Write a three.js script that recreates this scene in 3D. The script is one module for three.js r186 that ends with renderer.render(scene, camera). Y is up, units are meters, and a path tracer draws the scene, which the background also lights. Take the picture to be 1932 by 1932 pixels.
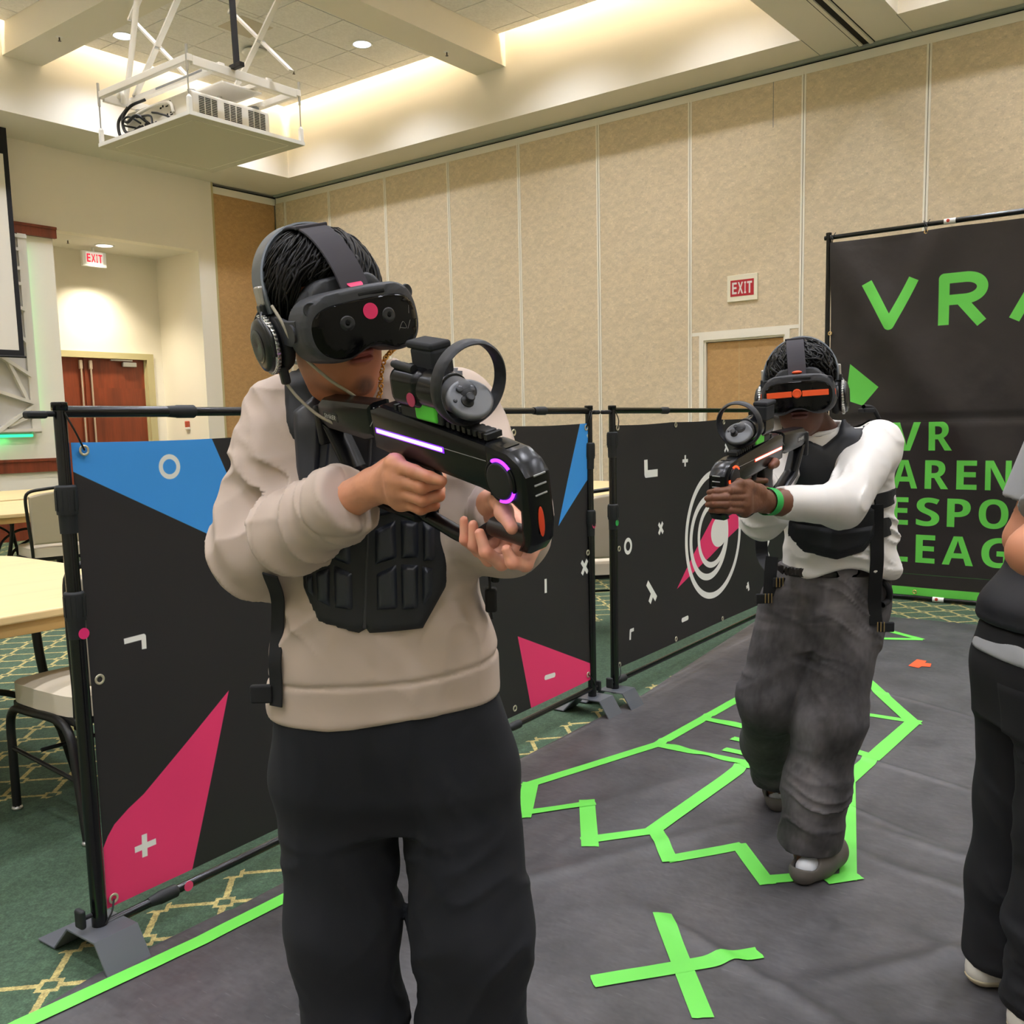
import * as THREE from 'three';
import { RoundedBoxGeometry } from 'three/addons/geometries/RoundedBoxGeometry.js';
import { mergeGeometries, mergeVertices, toCreasedNormals } from 'three/addons/utils/BufferGeometryUtils.js';
import { RectAreaLightUniformsLib } from 'three/addons/lights/RectAreaLightUniformsLib.js';

// ---------- camera, light, exposure ----------
RectAreaLightUniformsLib.init();
const scene = new THREE.Scene();
scene.background = new THREE.Color(0x000000);
const YAW = 0.6606;                                   // the way the camera looks, turned from -z towards -x
const camera = new THREE.PerspectiveCamera(56.04, 1, 0.05, 60);
camera.position.set(0, 1.32, 0);
camera.rotation.set(-0.12051, YAW, -0.02283, 'YXZ');
camera.setViewOffset(1932, 1932, 0, -56.6, 1932, 1932);
camera.updateProjectionMatrix();
const EXPOSURE = 2.7;
const DOWNLIGHT = 6.4, COVE = 30, NICHE = 11;          // brightness of the ceiling lamps, cove strips and door niche lamp
const COOL = 0xf2f4ff, WARM = 0xffe4bd;

// ---------- helpers ----------
const V = (x, y, z) => new THREE.Vector3(x, y, z);
let seed = 7;
const rnd = () => { seed = (seed * 1664525 + 1013904223) >>> 0; return seed / 4294967296; };
const rr = (a, b) => a + (b - a) * rnd();
const used = new Map();
function numbered(n) { const k = used.get(n) || 0; used.set(n, k + 1); return k ? n + '_' + String(k).padStart(3, '0') : n; }
function tag(o, label, category, group) { o.userData.label = label; o.userData.category = category; if (group) o.userData.group = group; return o; }
function shade(o) { o.traverse(c => { if (c.isMesh) { c.castShadow = true; c.receiveShadow = true; } }); return o; }
function thing(name, label, category, pos = [0, 0, 0], turn = 0, group) {
  const o = new THREE.Group(); o.name = numbered(name); scene.add(o);
  o.position.set(...pos); o.rotation.y = turn;
  return tag(o, label, category, group);
}
function structure(name) { const o = new THREE.Group(); o.name = name; o.userData.kind = 'structure'; scene.add(o); return o; }
// one named mesh out of one geometry or several
function mesh(name, geos, mat, parent) {
  let g = geos;
  if (Array.isArray(geos)) g = geos.length > 1 ? mergeGeometries(geos.map(q => { let k = q.index ? q.toNonIndexed() : q; const c = new THREE.BufferGeometry(); c.setAttribute('position', k.attributes.position); c.setAttribute('normal', k.attributes.normal); c.setAttribute('uv', k.attributes.uv || new THREE.BufferAttribute(new Float32Array(k.attributes.position.count * 2), 2)); return c; })) : geos[0];
  const m = new THREE.Mesh(g, mat); m.castShadow = m.receiveShadow = true;
  m.name = parent && parent !== scene ? name : numbered(name);
  (parent || scene).add(m); return m;
}
// box from corner to corner, uv in metres
function box(x0, y0, z0, x1, y1, z1) {
  const sx = Math.abs(x1 - x0), sy = Math.abs(y1 - y0), sz = Math.abs(z1 - z0);
  const g = new THREE.BoxGeometry(sx, sy, sz); metreUV(g, sx, sy, sz);
  return g.translate((x0 + x1) / 2, (y0 + y1) / 2, (z0 + z1) / 2);
}
function metreUV(g, sx, sy, sz) {
  const uv = g.attributes.uv, n = g.attributes.normal;
  for (let i = 0; i < uv.count; i++) {
    const ax = Math.abs(n.getX(i)), ay = Math.abs(n.getY(i));
    const w = ax > .5 ? sz : sx, h = ay > .5 ? sz : sy;
    uv.setXY(i, uv.getX(i) * w, uv.getY(i) * h);
  }
}
function rbox(sx, sy, sz, r, x = 0, y = 0, z = 0, seg = 3) { return new RoundedBoxGeometry(sx, sy, sz, seg, r).translate(x, y, z); }
function xf(g, { p = [0, 0, 0], r = [0, 0, 0], s = 1 } = {}) {
  return g.applyMatrix4(new THREE.Matrix4().compose(V(...p), new THREE.Quaternion().setFromEuler(new THREE.Euler(...r)), typeof s === 'number' ? V(s, s, s) : V(...s)));
}
// round bar between two points
function bar(a, b, r, r2 = r, seg = 14) {
  const A = V(...a), B = V(...b), d = B.clone().sub(A), L = d.length();
  const g = new THREE.CylinderGeometry(r2, r, L, seg, 1);
  g.applyQuaternion(new THREE.Quaternion().setFromUnitVectors(V(0, 1, 0), d.normalize()));
  return g.translate((A.x + B.x) / 2, (A.y + B.y) / 2, (A.z + B.z) / 2);
}
// square bar between two points
function sbar(a, b, w, h = w) {
  const A = V(...a), B = V(...b), d = B.clone().sub(A), L = d.length();
  const g = new THREE.BoxGeometry(w, h, L);
  const m = new THREE.Matrix4().lookAt(B, A, Math.abs(d.y) > .95 * L ? V(1, 0, 0) : V(0, 1, 0)); m.setPosition(A.add(B).multiplyScalar(.5));
  return g.applyMatrix4(m);
}
function tube(pts, r, seg = 40, rad = 8, closed = false) { return new THREE.TubeGeometry(new THREE.CatmullRomCurve3(pts.map(p => V(...p)), closed), seg, r, rad, closed); }
function poly(pts) { const s = new THREE.Shape(); pts.forEach((p, i) => i ? s.lineTo(p[0], p[1]) : s.moveTo(p[0], p[1])); s.closePath(); return s; }
function extrude(shape, depth, bevel = 0, seg = 2, curve = 12) {
  return new THREE.ExtrudeGeometry(shape, { depth: depth - 2 * bevel, bevelEnabled: bevel > 0, bevelThickness: bevel, bevelSize: bevel, bevelOffset: -bevel, bevelSegments: seg, curveSegments: curve }).translate(0, 0, bevel);
}
function lathe(pts, seg = 32) { return new THREE.LatheGeometry(pts.map(p => new THREE.Vector2(p[0], p[1])), seg); }
// value noise
const PERM = new Uint8Array(512); { let s = 99; const p = [...Array(256).keys()]; for (let i = 255; i > 0; i--) { s = (s * 1103515245 + 12345) >>> 0; const j = (s >>> 8) % (i + 1); [p[i], p[j]] = [p[j], p[i]]; } for (let i = 0; i < 512; i++) PERM[i] = p[i & 255]; }
const fade = t => t * t * (3 - 2 * t), lerp = (a, b, t) => a + (b - a) * t, clamp = (x, a = 0, b = 1) => x < a ? a : x > b ? b : x;
const smooth = (a, b, x) => { const t = clamp((x - a) / (b - a)); return t * t * (3 - 2 * t); };
function vnoise(x, y, z = 0, per = 256) {
  const xi = Math.floor(x), yi = Math.floor(y), zi = Math.floor(z), u = fade(x - xi), v = fade(y - yi), w = fade(z - zi);
  const m = k => ((k % per) + per) % per & 255;
  const h = (a, b, c) => PERM[PERM[PERM[m(a)] + m(b)] + (c & 255)] / 255;
  return lerp(lerp(lerp(h(xi, yi, zi), h(xi + 1, yi, zi), u), lerp(h(xi, yi + 1, zi), h(xi + 1, yi + 1, zi), u), v),
    lerp(lerp(h(xi, yi, zi + 1), h(xi + 1, yi, zi + 1), u), lerp(h(xi, yi + 1, zi + 1), h(xi + 1, yi + 1, zi + 1), u), v), w);
}
function fbm(x, y, z = 0, o = 4, per = 256) { let a = 0, f = 1, k = .5; for (let i = 0; i < o; i++) { a += k * vnoise(x * f, y * f, z + i * 17, per * f); f *= 2; k *= .5; } return a / (1 - Math.pow(.5, o)); }
// texture from a function of (u, v) in 0..1 giving [r, g, b] 0..255
function tex(w, h, fn, srgb = true, rep = [1, 1]) {
  const d = new Uint8Array(w * h * 4);
  for (let j = 0; j < h; j++) for (let i = 0; i < w; i++) { const c = fn((i + .5) / w, (j + .5) / h, i, j), k = (j * w + i) * 4; d[k] = clamp(c[0], 0, 255); d[k + 1] = clamp(c[1], 0, 255); d[k + 2] = clamp(c[2], 0, 255); d[k + 3] = 255; }
  const t = new THREE.DataTexture(d, w, h); t.wrapS = t.wrapT = THREE.RepeatWrapping; t.magFilter = THREE.LinearFilter; t.minFilter = THREE.LinearMipmapLinearFilter; t.generateMipmaps = true;
  if (srgb) t.colorSpace = THREE.SRGBColorSpace; t.repeat.set(...rep); t.needsUpdate = true; return t;
}
function canvasTex(w, h, draw) {
  const c = document.createElement('canvas'); c.width = w; c.height = h; draw(c.getContext('2d'), w, h);
  const t = new THREE.CanvasTexture(c); t.colorSpace = THREE.SRGBColorSpace; t.magFilter = THREE.LinearFilter; return t;
}
const mat = (color, roughness = .6, o = {}) => new THREE.MeshStandardMaterial({ color, roughness, ...o });
const glow = (color, k = 1) => new THREE.MeshStandardMaterial({ color: 0x000000, roughness: 1, emissive: color, emissiveIntensity: k });
function areaLight(color, k, w, h, pos, to) { const l = new THREE.RectAreaLight(color, k, w, h); l.position.set(...pos); scene.add(l); l.lookAt(...to); return l; }
// ---------- the room ----------
const WX = -12.47, WZ = -10.19, EX = 5.8, EZ = 7.4, SOFFIT = 4.99, TILE = 5.93, TOP = 6.32;
const grain = (amp, sc) => tex(256, 256, (u, v) => { const k = 128 + amp * (fbm(u * sc, v * sc, 3, 4, sc) - .5); return [k, k, k]; }, false);
const wallBump = grain(90, 32);
const M = {
  paint: mat(0xefe9da, .85, { bumpMap: wallBump, bumpScale: .0004 }),
  soffit: mat(0xe6e2d6, .9), coverFace: mat(0xece6d8, .9),
  tile: new THREE.MeshStandardMaterial({ roughness: .95, map: tex(256, 256, (u, v) => { const n = fbm(u * 40, v * 40, 1, 3, 40), s = vnoise(u * 128, v * 128, 9, 128) > .86 ? -16 : 0; const k = 238 + 16 * (n - .5) + s; return [k, k * .995, k * .985]; }) }),
  grid: mat(0x8d877d, .9),
  trim: mat(0xf0eadb, .6), track: mat(0x9aa29c, .45, { metalness: .4 }), dark: mat(0x14130f, .9),
  wood: new THREE.MeshStandardMaterial({ roughness: .45, map: tex(256, 512, (u, v) => { const n = fbm(u * 14, v * 2.2, 4, 4, 64) + .25 * vnoise(u * 90, v * 3, 2, 128); const k = .82 + .3 * (n - .55); return [140 * k, 62 * k, 32 * k]; }) }),
  jamb: mat(0xbfb487, .6), white: mat(0xeeeeea, .5), steel: mat(0xb9b9b6, .35, { metalness: .8 }), grey: mat(0x8b8d8c, .5),
  black: mat(0x0d0d0e, .45), blackMatte: mat(0x111112, .8), brushed: mat(0xcbb9a4, .35, { metalness: .5 }),
};
const fabric = (r, g, b) => new THREE.MeshStandardMaterial({ roughness: .95, map: tex(512, 512, (u, v) => {
  const n = fbm(u * 22, v * 34, 5, 4, 256), f = vnoise(u * 110, v * 190, 8, 512), q = vnoise(u * 70, v * 120, 21, 512);
  let k = 1 + .13 * (n - .5); if (f > .78) k -= .16 * (f - .78) * 4 * .8; if (q > .8) k += .05;
  return [r * k, g * k, b * (k + .02 * (q - .5))]; }), bumpMap: wallBump, bumpScale: .0006 });
M.partition = fabric(216, 199, 170); M.partitionDoor = fabric(190, 152, 102);

// floor: carpet with a trellis field, plain border band between the two fields
const carpetGrain = (u, v) => 1 + .35 * (fbm(u * 40, v * 40, 2, 3, 40) - .5) + .3 * (vnoise(u * 160, v * 160, 5, 160) - .5);
function trellis(u, v) {                              // one cell of 0.25 m with a node in the middle and nodes at the corners
  const ju = u + .012 * (vnoise(u * 64, v * 64, 3, 64) - .5), jv = v + .012 * (vnoise(u * 64, v * 64, 7, 64) - .5);
  const near = (a, b) => Math.max(Math.abs(ju - a), Math.abs(jv - b));
  const rot = (a, b) => { const x = ju - a, y = jv - b; return [Math.abs(x + y) * .7071, Math.abs(x - y) * .7071]; };
  let line = 0;
  for (const [a, b] of [[.5, .5], [0, 0], [1, 0], [0, 1], [1, 1]]) {
    const [p, q] = rot(a, b), m = Math.max(p, q);
    if (m < .115 && m > .065) line = 1;               // hollow square
    else if (m >= .115 && Math.min(p, q) < .036) line = 1;
    if (m <= .065) return 0;
  }
  return line;
}
const carpetField = new THREE.MeshStandardMaterial({ roughness: 1, map: tex(512, 512, (u, v) => {
  const g = carpetGrain(u, v); if (trellis(u * 2 % 1, v * 2 % 1)) return [166 * g, 152 * g, 96 * g]; return [62 * g, 83 * g, 62 * g]; }, true, [2, 2]) });
const carpetPlain = new THREE.MeshStandardMaterial({ roughness: 1, map: tex(512, 512, (u, v) => { const g = carpetGrain(u, v); return [60 * g, 81 * g, 61 * g]; }, true, [2, 2]) });
const floor = structure('floor');
mesh('carpet_field', box(-2.37, -.1, WZ - .3, EX + .2, 0, EZ + .2), carpetField, floor);
mesh('carpet_border', box(-3.45, -.1, WZ - .3, -2.37, 0, EZ + .2), carpetPlain, floor);
mesh('carpet_field', box(WX - 1.5, -.1, WZ - .3, -3.45, 0, EZ + .2), carpetField, floor);

// ceiling: soffit with four coffers, each with tile clouds, beams and cove strips
const ceiling = structure('ceiling');
const CX = [[-11.465, -3.77], [-2.85, 4.85]], CZ = [[-9.62, -2.0], [-1.1, 6.5]];
for (const [a, b] of [[WX - 1.4, CX[0][0]], [CX[0][1], CX[1][0]], [CX[1][1], EX + .2]]) mesh('soffit', box(a, SOFFIT, WZ - .2, b, TOP, EZ + .2), M.soffit, ceiling);
for (const [a, b] of [[WZ - .2, CZ[0][0]], [CZ[0][1], CZ[1][0]], [CZ[1][1], EZ + .2]]) for (const [c, d] of CX) mesh('soffit', box(c, SOFFIT, a, d, TOP, b), M.coverFace, ceiling);
mesh('roof_slab', box(WX - 1.4, TOP, WZ - .2, EX + .2, TOP + .15, EZ + .2), M.soffit, ceiling);
const BEAM = 5.595, gap = .12;
const downlights = [];
CX.forEach(([x0, x1], ci) => CZ.forEach(([z0, z1], cj) => {
  const bx = x0 + 3.605, bz = z0 + 3.58;
  mesh('beam', box(bx, BEAM, z0, bx + .45, TOP, z1), M.coverFace, ceiling);
  mesh('beam', box(x0, BEAM, bz, bx, TOP, bz + .45), M.soffit, ceiling);
  mesh('beam', box(bx + .45, BEAM, bz, x1, TOP, bz + .45), M.soffit, ceiling);
  for (const [ax, ex, sx] of [[x0 + gap, bx, 0], [bx + .45, x1 - gap, 1]]) for (const [az, ez, sz] of [[z0 + gap, bz, 0], [bz + .45, z1 - gap, 1]]) {
    mesh('tile_grid', box(ax, TILE + .012, az, ex, TILE + .04, ez), M.grid, ceiling);
    const seen = ci === 0 && cj === 0 && sz === 0, tiles = [];
    // tiles counted from the beam corner so that the cut ones lie along the coves
    const tw = .634, td = .664;
    for (let i = 0; i < 6; i++) for (let j = 0; j < 6; j++) {
      let a = sx ? ax + i * tw : ex - (i + 1) * tw, b = sx ? ax + (i + 1) * tw : ex - i * tw, c = ez - (j + 1) * td, d = ez - j * td;
      if (sz) { c = az + j * td; d = az + (j + 1) * td; }
      a = Math.max(a, ax); b = Math.min(b, ex); c = Math.max(c, az); d = Math.min(d, ez);
      if (b - a < .05 || d - c < .05) continue;
      const g = box(a + .006, TILE, c + .006, b - .006, TILE + .014, d - .006);
      if (seen) mesh('ceiling_tile', g, M.tile, ceiling); else tiles.push(g);
    }
    if (!seen) mesh('ceiling_tile', tiles, M.tile, ceiling).userData.kind = 'stuff';
    for (const i of [0, 1]) for (const j of [0, 1]) downlights.push([(sx ? ax + 1.0 : ex - .98) + (sx ? 1 : -1) * 1.905 * i, TILE, (sz ? az + .9 : ez - .62) + (sz ? 1 : -1) * 1.99 * j]);
    // cove strips above the slots
    const zs = sz ? z1 - gap - .055 : z0 + gap + .055, xs = sx ? x1 - gap - .055 : x0 + gap + .055;
    mesh('cove_strip', box(ax + .1, TOP - .035, zs - .02, ex - .1, TOP - .02, zs + .02), glow(WARM, 3), ceiling);
    mesh('cove_strip', box(xs - .02, TOP - .035, az + .1, xs + .02, TOP - .02, ez - .1), glow(WARM, 3), ceiling);
    areaLight(WARM, COVE, ex - ax - .2, .06, [(ax + ex) / 2, TOP - .045, zs], [(ax + ex) / 2, 0, zs]);
    areaLight(WARM, COVE, .06, ez - az - .2, [xs, TOP - .045, (az + ez) / 2], [xs, 0, (az + ez) / 2]);
  }
}));
// slot diffuser in the soffit between the coffers
mesh('slot_diffuser', [box(-3.33, SOFFIT - .003, -10.15, -3.27, SOFFIT, -3)], M.dark, ceiling);
for (const [a, b] of [[-3.385, -3.378], [-3.222, -3.212]]) mesh('slot_edge', box(a, SOFFIT - .003, -10.15, b, SOFFIT, -3), M.dark, ceiling);
for (const [a, b] of [[-3.37, -3.335], [-3.265, -3.23]]) mesh('slot_edge', box(a, SOFFIT - .012, -10.15, b, SOFFIT, -3), M.soffit, ceiling);
for (const x of [-3.762, -2.86]) mesh('soffit_joint', box(x - .003, SOFFIT - .002, -10.15, x + .003, SOFFIT, -9.62), M.grey, ceiling);

// recessed downlights
const dlTrim = lathe([[.136, .004], [.136, -.004], [.128, -.012], [.108, -.006], [.1, .006]], 28), dlFace = new THREE.CylinderGeometry(.112, .112, .004, 28);
const dlGlow = glow(0xdfeeff, 1.25);
const DL_LABELS = [[-10.75, -6.70, 'round recessed downlight left of the projector lift arms, near the left cove'], [-8.85, -8.69, 'round recessed downlight in the tiles beside the long ceiling beam, right of the projector'], [-10.77, -8.67, 'round recessed downlight showing just behind the projector lift frame'], [-6.98, -8.72, 'round recessed downlight at the top edge, beyond the long ceiling beam']];
downlights.forEach(([x, y, z]) => {
  const own = DL_LABELS.find(l => Math.hypot(l[0] - x, l[1] - z) < .5);
  if (own) { const o = thing('recessed_downlight', own[2], 'ceiling light', [x, y - .001, z], 0, 'recessed downlights in the tiled ceiling'); mesh('trim_ring', dlTrim, M.white, o); mesh('lamp', dlFace, dlGlow, o).position.y = -.003; }
  else { mesh('downlight_trim', dlTrim, M.white, ceiling).position.set(x, y - .001, z); mesh('downlight_lamp', dlFace, dlGlow, ceiling).position.set(x, y - .004, z); }
  const l = new THREE.SpotLight(COOL, DOWNLIGHT, 12, 1.14, .6, 2); l.position.set(x, y - .02, z); l.target.position.set(x, 0, z); l.shadow.radius = 5; l.castShadow = true; scene.add(l, l.target);
});

// wall behind the banners: folding partition panels
const wallBack = structure('wall_back');
mesh('wall_core', box(WX - .2, -.05, WZ - .25, EX + .2, SOFFIT + .3, WZ - .09), M.paint, wallBack);
const seams = [-12.26, -11.25, -10.07, -8.87, -7.675, -6.48, -5.254, -3.945, -2.713, -1.49, -.27, .95, 2.17, 3.39, 4.61, EX];
const PT = 4.86, DX0 = -5.06, DX1 = -4.14, DY = 2.21;
for (let i = 0; i < seams.length - 1; i++) {
  const a = seams[i] + .022, b = seams[i + 1] - .022;
  if (i === 6) {                                      // the panel with the pass door
    mesh('partition_panel', box(a, 2.32, WZ - .09, b, PT, WZ), M.partition, wallBack);
    mesh('partition_panel', box(a, .02, WZ - .09, DX0 - .075, 2.29, WZ), M.partition, wallBack);
    mesh('partition_panel', box(DX1 + .075, .02, WZ - .09, b, 2.29, WZ), M.partition, wallBack);
    mesh('panel_trim', box(a, 2.285, WZ - .08, b, 2.325, WZ + .004), M.trim, wallBack);
  } else mesh('partition_panel', box(a, .02, WZ - .09, b, PT, WZ), M.partition, wallBack);
}
mesh('partition_panel', box(WX, .02, WZ - .09, seams[0] - .022, PT, WZ + .02), M.partition, wallBack);
for (const s of seams) { mesh('seam_trim', box(s - .024, 0, WZ - .08, s - .004, PT + .03, WZ + .006), M.trim, wallBack); mesh('seam_trim', box(s + .004, 0, WZ - .08, s + .024, PT + .03, WZ + .006), M.trim, wallBack); }
mesh('panel_head', box(WX, PT, WZ - .06, EX, PT + .085, WZ + .004), M.trim, wallBack);
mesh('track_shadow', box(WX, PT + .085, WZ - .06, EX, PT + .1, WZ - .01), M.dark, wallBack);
mesh('ceiling_track', box(WX, PT + .1, WZ - .05, EX, SOFFIT, WZ + .05), M.track, wallBack);
mesh('pull_cord', box(-4.28, 4.4, WZ, -4.275, PT, WZ + .004), M.grey, wallBack);
const door1 = structure('door_1');
const jambs = [box(DX0 - .075, 0, WZ - .08, DX0 - .02, DY + .02, WZ + .012), box(DX1 + .02, 0, WZ - .08, DX1 + .075, DY + .02, WZ + .012), box(DX0 - .075, DY + .02, WZ - .08, DX1 + .075, DY + .075, WZ + .012)];
mesh('door_frame', jambs, M.trim, door1);
mesh('frame_edge', [box(DX0 - .02, 0, WZ - .08, DX0, DY + .02, WZ - .005), box(DX1, 0, WZ - .08, DX1 + .02, DY + .02, WZ - .005), box(DX0, DY, WZ - .079, DX1, DY + .02, WZ - .005)], M.trim, door1);
mesh('door_leaf', box(DX0 + .006, .01, WZ - .09, DX1 - .004, DY - .008, WZ - .035), M.partitionDoor, door1);
mesh('leaf_seam', box(-4.666, .01, WZ - .04, -4.663, DY - .01, WZ - .034), M.jamb, door1);

// left wall with the door niche
const wallLeft = structure('wall_left');
const NZ0 = -8.71, NZ1 = -6.53, NX = -13.57, NY = 3.967;
mesh('wall_plane', box(WX - .2, 0, -8.99, WX, SOFFIT + .2, NZ0), M.paint, wallLeft);
mesh('wall_plane', box(WX - .2, NY, NZ0, WX, SOFFIT + .2, NZ1 + .03), M.paint, wallLeft);
mesh('wall_plane', box(WX - .2, 0, NZ1, WX, NY, EZ), M.paint, wallLeft);
mesh('wall_plane', box(WX - .2, NY, NZ1 + .03, WX + .03, SOFFIT + .2, EZ), M.paint, wallLeft);
mesh('niche_side', box(NX - .2, 0, NZ0 - .2, WX - .2, NY + .2, NZ0), M.paint, wallLeft);
mesh('niche_side', box(NX - .2, 0, NZ1, WX - .2, NY + .2, NZ1 + .2), M.paint, wallLeft);
mesh('niche_ceiling', box(NX - .2, NY, NZ0 - .1, WX - .2, NY + .2, NZ1 + .1), M.soffit, wallLeft);
mesh('niche_back', [box(NX - .2, 2.49, NZ0, NX, NY, NZ1), box(NX - .2, 0, NZ0, NX, 2.49, -8.44)], M.paint, wallLeft);
mesh('partition_panel', box(WX - .1, .02, WZ + .02, WX - .03, PT - .02, -9.03), M.partitionDoor, wallLeft);
mesh('panel_head', box(WX - .1, PT - .02, WZ, WX - .02, PT + .08, -9.0), M.trim, wallLeft);
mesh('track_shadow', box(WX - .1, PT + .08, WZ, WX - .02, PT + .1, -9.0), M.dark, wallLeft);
mesh('wall_core', box(WX - .3, 0, WZ - .1, WX - .1, SOFFIT + .2, -8.95), M.paint, wallLeft);
mesh('edge_strip', box(WX - .05, 0, -9.03, WX - .005, SOFFIT, -8.99), M.jamb, wallLeft);
for (const [n, y0, y1, d] of [['picture_rail', 3.842, 3.985, .06], ['chair_rail', .862, 1.035, .03]]) mesh(n, [box(WX, y0, -6.56, WX + d, y1, EZ), box(WX, y1 - .035, -6.56, WX + d + .015, y1 - .005, EZ)], M.wood, wallLeft);
mesh('wainscot_panel', [box(WX, .12, NZ1, WX + .012, .62, EZ), box(WX, .30, NZ1, WX + .03, .36, EZ)], M.wood, wallLeft);
const base1 = structure('baseboard_left'); mesh('baseboard_board', box(WX, 0, NZ1, WX + .03, .12, EZ), M.wood, base1);

// double door in the niche
const door2 = structure('door_2');
mesh('door_frame', [box(NX - .05, 2.44, -8.54, NX + .03, 2.53, NZ1), box(NX - .05, 0, -8.54, NX + .03, 2.44, -8.43)], M.jamb, door2);
mesh('frame_stop', [box(NX - .1, 0, -8.45, NX - .02, 2.46, -8.41)], M.jamb, door2);
for (const [a, b] of [[-8.41, -7.475], [-7.465, NZ1]]) mesh('door_leaf', box(NX - .1, .01, a, NX - .05, 2.44, b), M.wood, door2);
mesh('meeting_stile', box(NX - .05, .01, -7.49, NX - .035, 2.44, -7.45), M.wood, door2);
for (const z of [-7.39, -7.54]) { mesh('exit_rod', [bar([NX - .01, .1, z], [NX - .01, 2.4, z], .014), rbox(.05, .13, .045, .01, NX - .02, 2.34, z)], M.brushed, door2); }
mesh('door_closer', [rbox(.06, .07, .22, .01, NX - .01, 2.36, -8.15), box(NX - .02, 2.41, -8.2, NX + .01, 2.43, -7.85)], M.steel, door2);
// unseen walls that close the room
const wallRight = structure('wall_right'); mesh('wall_plane', box(EX, 0, WZ, EX + .2, SOFFIT + .2, EZ), M.paint, wallRight);
const wallFront = structure('wall_front'); mesh('wall_plane', box(WX - .2, 0, EZ, EX + .2, SOFFIT + .2, EZ + .2), M.paint, wallFront);

// niche lamp
const nl = thing('niche_downlight', 'round bright downlight in the niche ceiling above the wooden door', 'ceiling light', [-13.03, NY - .001, -7.57]);
mesh('trim_ring', dlTrim, M.white, nl); mesh('lamp', dlFace, glow(0xfff6e4, 1.6), nl).position.y = -.003;
{ const s = new THREE.SpotLight(0xfff2d6, NICHE, 9, .95, .8, 2); s.position.set(-13.03, NY - .03, -7.57); s.target.position.set(-13.12, 0, -7.57); s.shadow.radius = 5; s.castShadow = true; scene.add(s, s.target); }
// ---------- black rubber mat with tape marks ----------
M.mat = new THREE.MeshStandardMaterial({ roughness: .5, roughnessMap: null, map: tex(1024, 1024, (u, v) => {
  const n = fbm(u * 9, v * 9, 6, 5, 9), f = fbm(u * 60, v * 160, 2, 2, 256), w = fbm(u * 26, v * 8, 11, 4, 64);
  let k = 73 + 26 * (n - .5) + 14 * (f - .5) + 16 * (w - .5);
  const s = vnoise(u * 30, v * 400, 13, 512); if (s > .88) k += 44 * (s - .9) * 10 * vnoise(u * 12, v * 12, 3, 12);   // scuffs
  return [k * 1.0, k * .975, k * .985]; }), bumpMap: tex(512, 512, (u, v) => { const k = 255 * fbm(u * 30, v * 30, 3, 4, 30); return [k, k, k]; }, false), bumpScale: .003 });
// creases of the mat: [x0, z0, x1, z1, height, width]
const CREASES = [[-1.5, -1.25, .4, -2.75, .006, .035], [-1.3, -1.05, 0, -1.4, .005, .03], [-1.5, -1.7, .2, -1.2, .004, .03], [-.9, -1.9, .2, -3.4, .006, .04], [-.8, -1.5, 0, -2.2, .006, .05], [-2.1, -3.5, -.6, -3.0, .004, .02],
  [-2.1, -3.9, -.4, -3.45, .004, .02], [-1.2, -2.9, .3, -2.55, .004, .04], [-1.1, -3.1, .3, -2.75, .004, .035], [-1.4, -2.2, -.3, -1.85, .005, .04], [-.75, -2.45, -.1, -2.3, .005, .06], [-2.1, -4.9, -.6, -4.3, .003, .02], [-1.6, -1.0, -.2, -1.9, .004, .05], [-1.9, -1.5, -1.1, -3.2, .003, .05], [-1.95, -2.2, -1.4, -3.6, .0025, .06]];
function matH(x, z) {
  let h = .004 + .004 * fbm(x * 1.3 + 9, z * 1.3 + 7, 2, 3) + .0022 * fbm(x * 7 + 3, z * 7, 5, 3);
  for (const [a, b, c, d, H, w] of CREASES) {
    const dx = c - a, dz = d - b, L2 = dx * dx + dz * dz, t = clamp(((x - a) * dx + (z - b) * dz) / L2), e = Math.sin(Math.PI * t);
    const wob = .03 * (vnoise(t * 7, a * 9, 3) - .5), L = Math.sqrt(L2), q = ((x - a) * dz - (z - b) * dx) / L + wob;
    h += 2.4 * H * e * Math.exp(-q * q / (w * w * .4));
  }
  return h;
}
{ // left edge runs along the fence, far edge before the tall banner
  const o = thing('floor_mat', 'large wrinkled black rubber mat lying on the green carpet', 'mat');
  const NX = 300, NZ = 480, pos = [], uv = [], idx = [];
  const edge = z => z > -1.5 ? -2.2 + .07 * smooth(-1.2, -.7, z) : -2.19 - .125 * (-z - 1.5) / 2.5 - (z < -4 ? .15 * (-z - 4) / 1.6 * .9 : 0);
  for (let j = 0; j <= NZ; j++) for (let i = 0; i <= NX; i++) {
    const s = i / NX, t = j / NZ, z = -.2 - 6.28 * t, x0 = edge(z), x = lerp(x0, 1.6, s), zz = z - (t > .9 ? (t - .9) * .8 * (x + 2.2) * .3 : 0);
    pos.push(x, i === 0 || i === NX || j === 0 || j === NZ ? .0008 : matH(x, zz), zz); uv.push(x / 1.5, zz / 1.5);
    if (i < NX && j < NZ) { const a = j * (NX + 1) + i, b = a + 1, c = a + NX + 1, d = c + 1; idx.push(a, b, c, b, d, c); }
  }
  const g = new THREE.BufferGeometry(); g.setAttribute('position', new THREE.Float32BufferAttribute(pos, 3)); g.setAttribute('uv', new THREE.Float32BufferAttribute(uv, 2)); g.setIndex(idx); g.computeVertexNormals();
  mesh('mat_sheet', g, M.mat, o);
}
M.tape = mat(0x6cd650, .55, { side: THREE.DoubleSide, bumpMap: grain(120, 20), bumpScale: .0006 });
let tapeLayer = 0;
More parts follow.
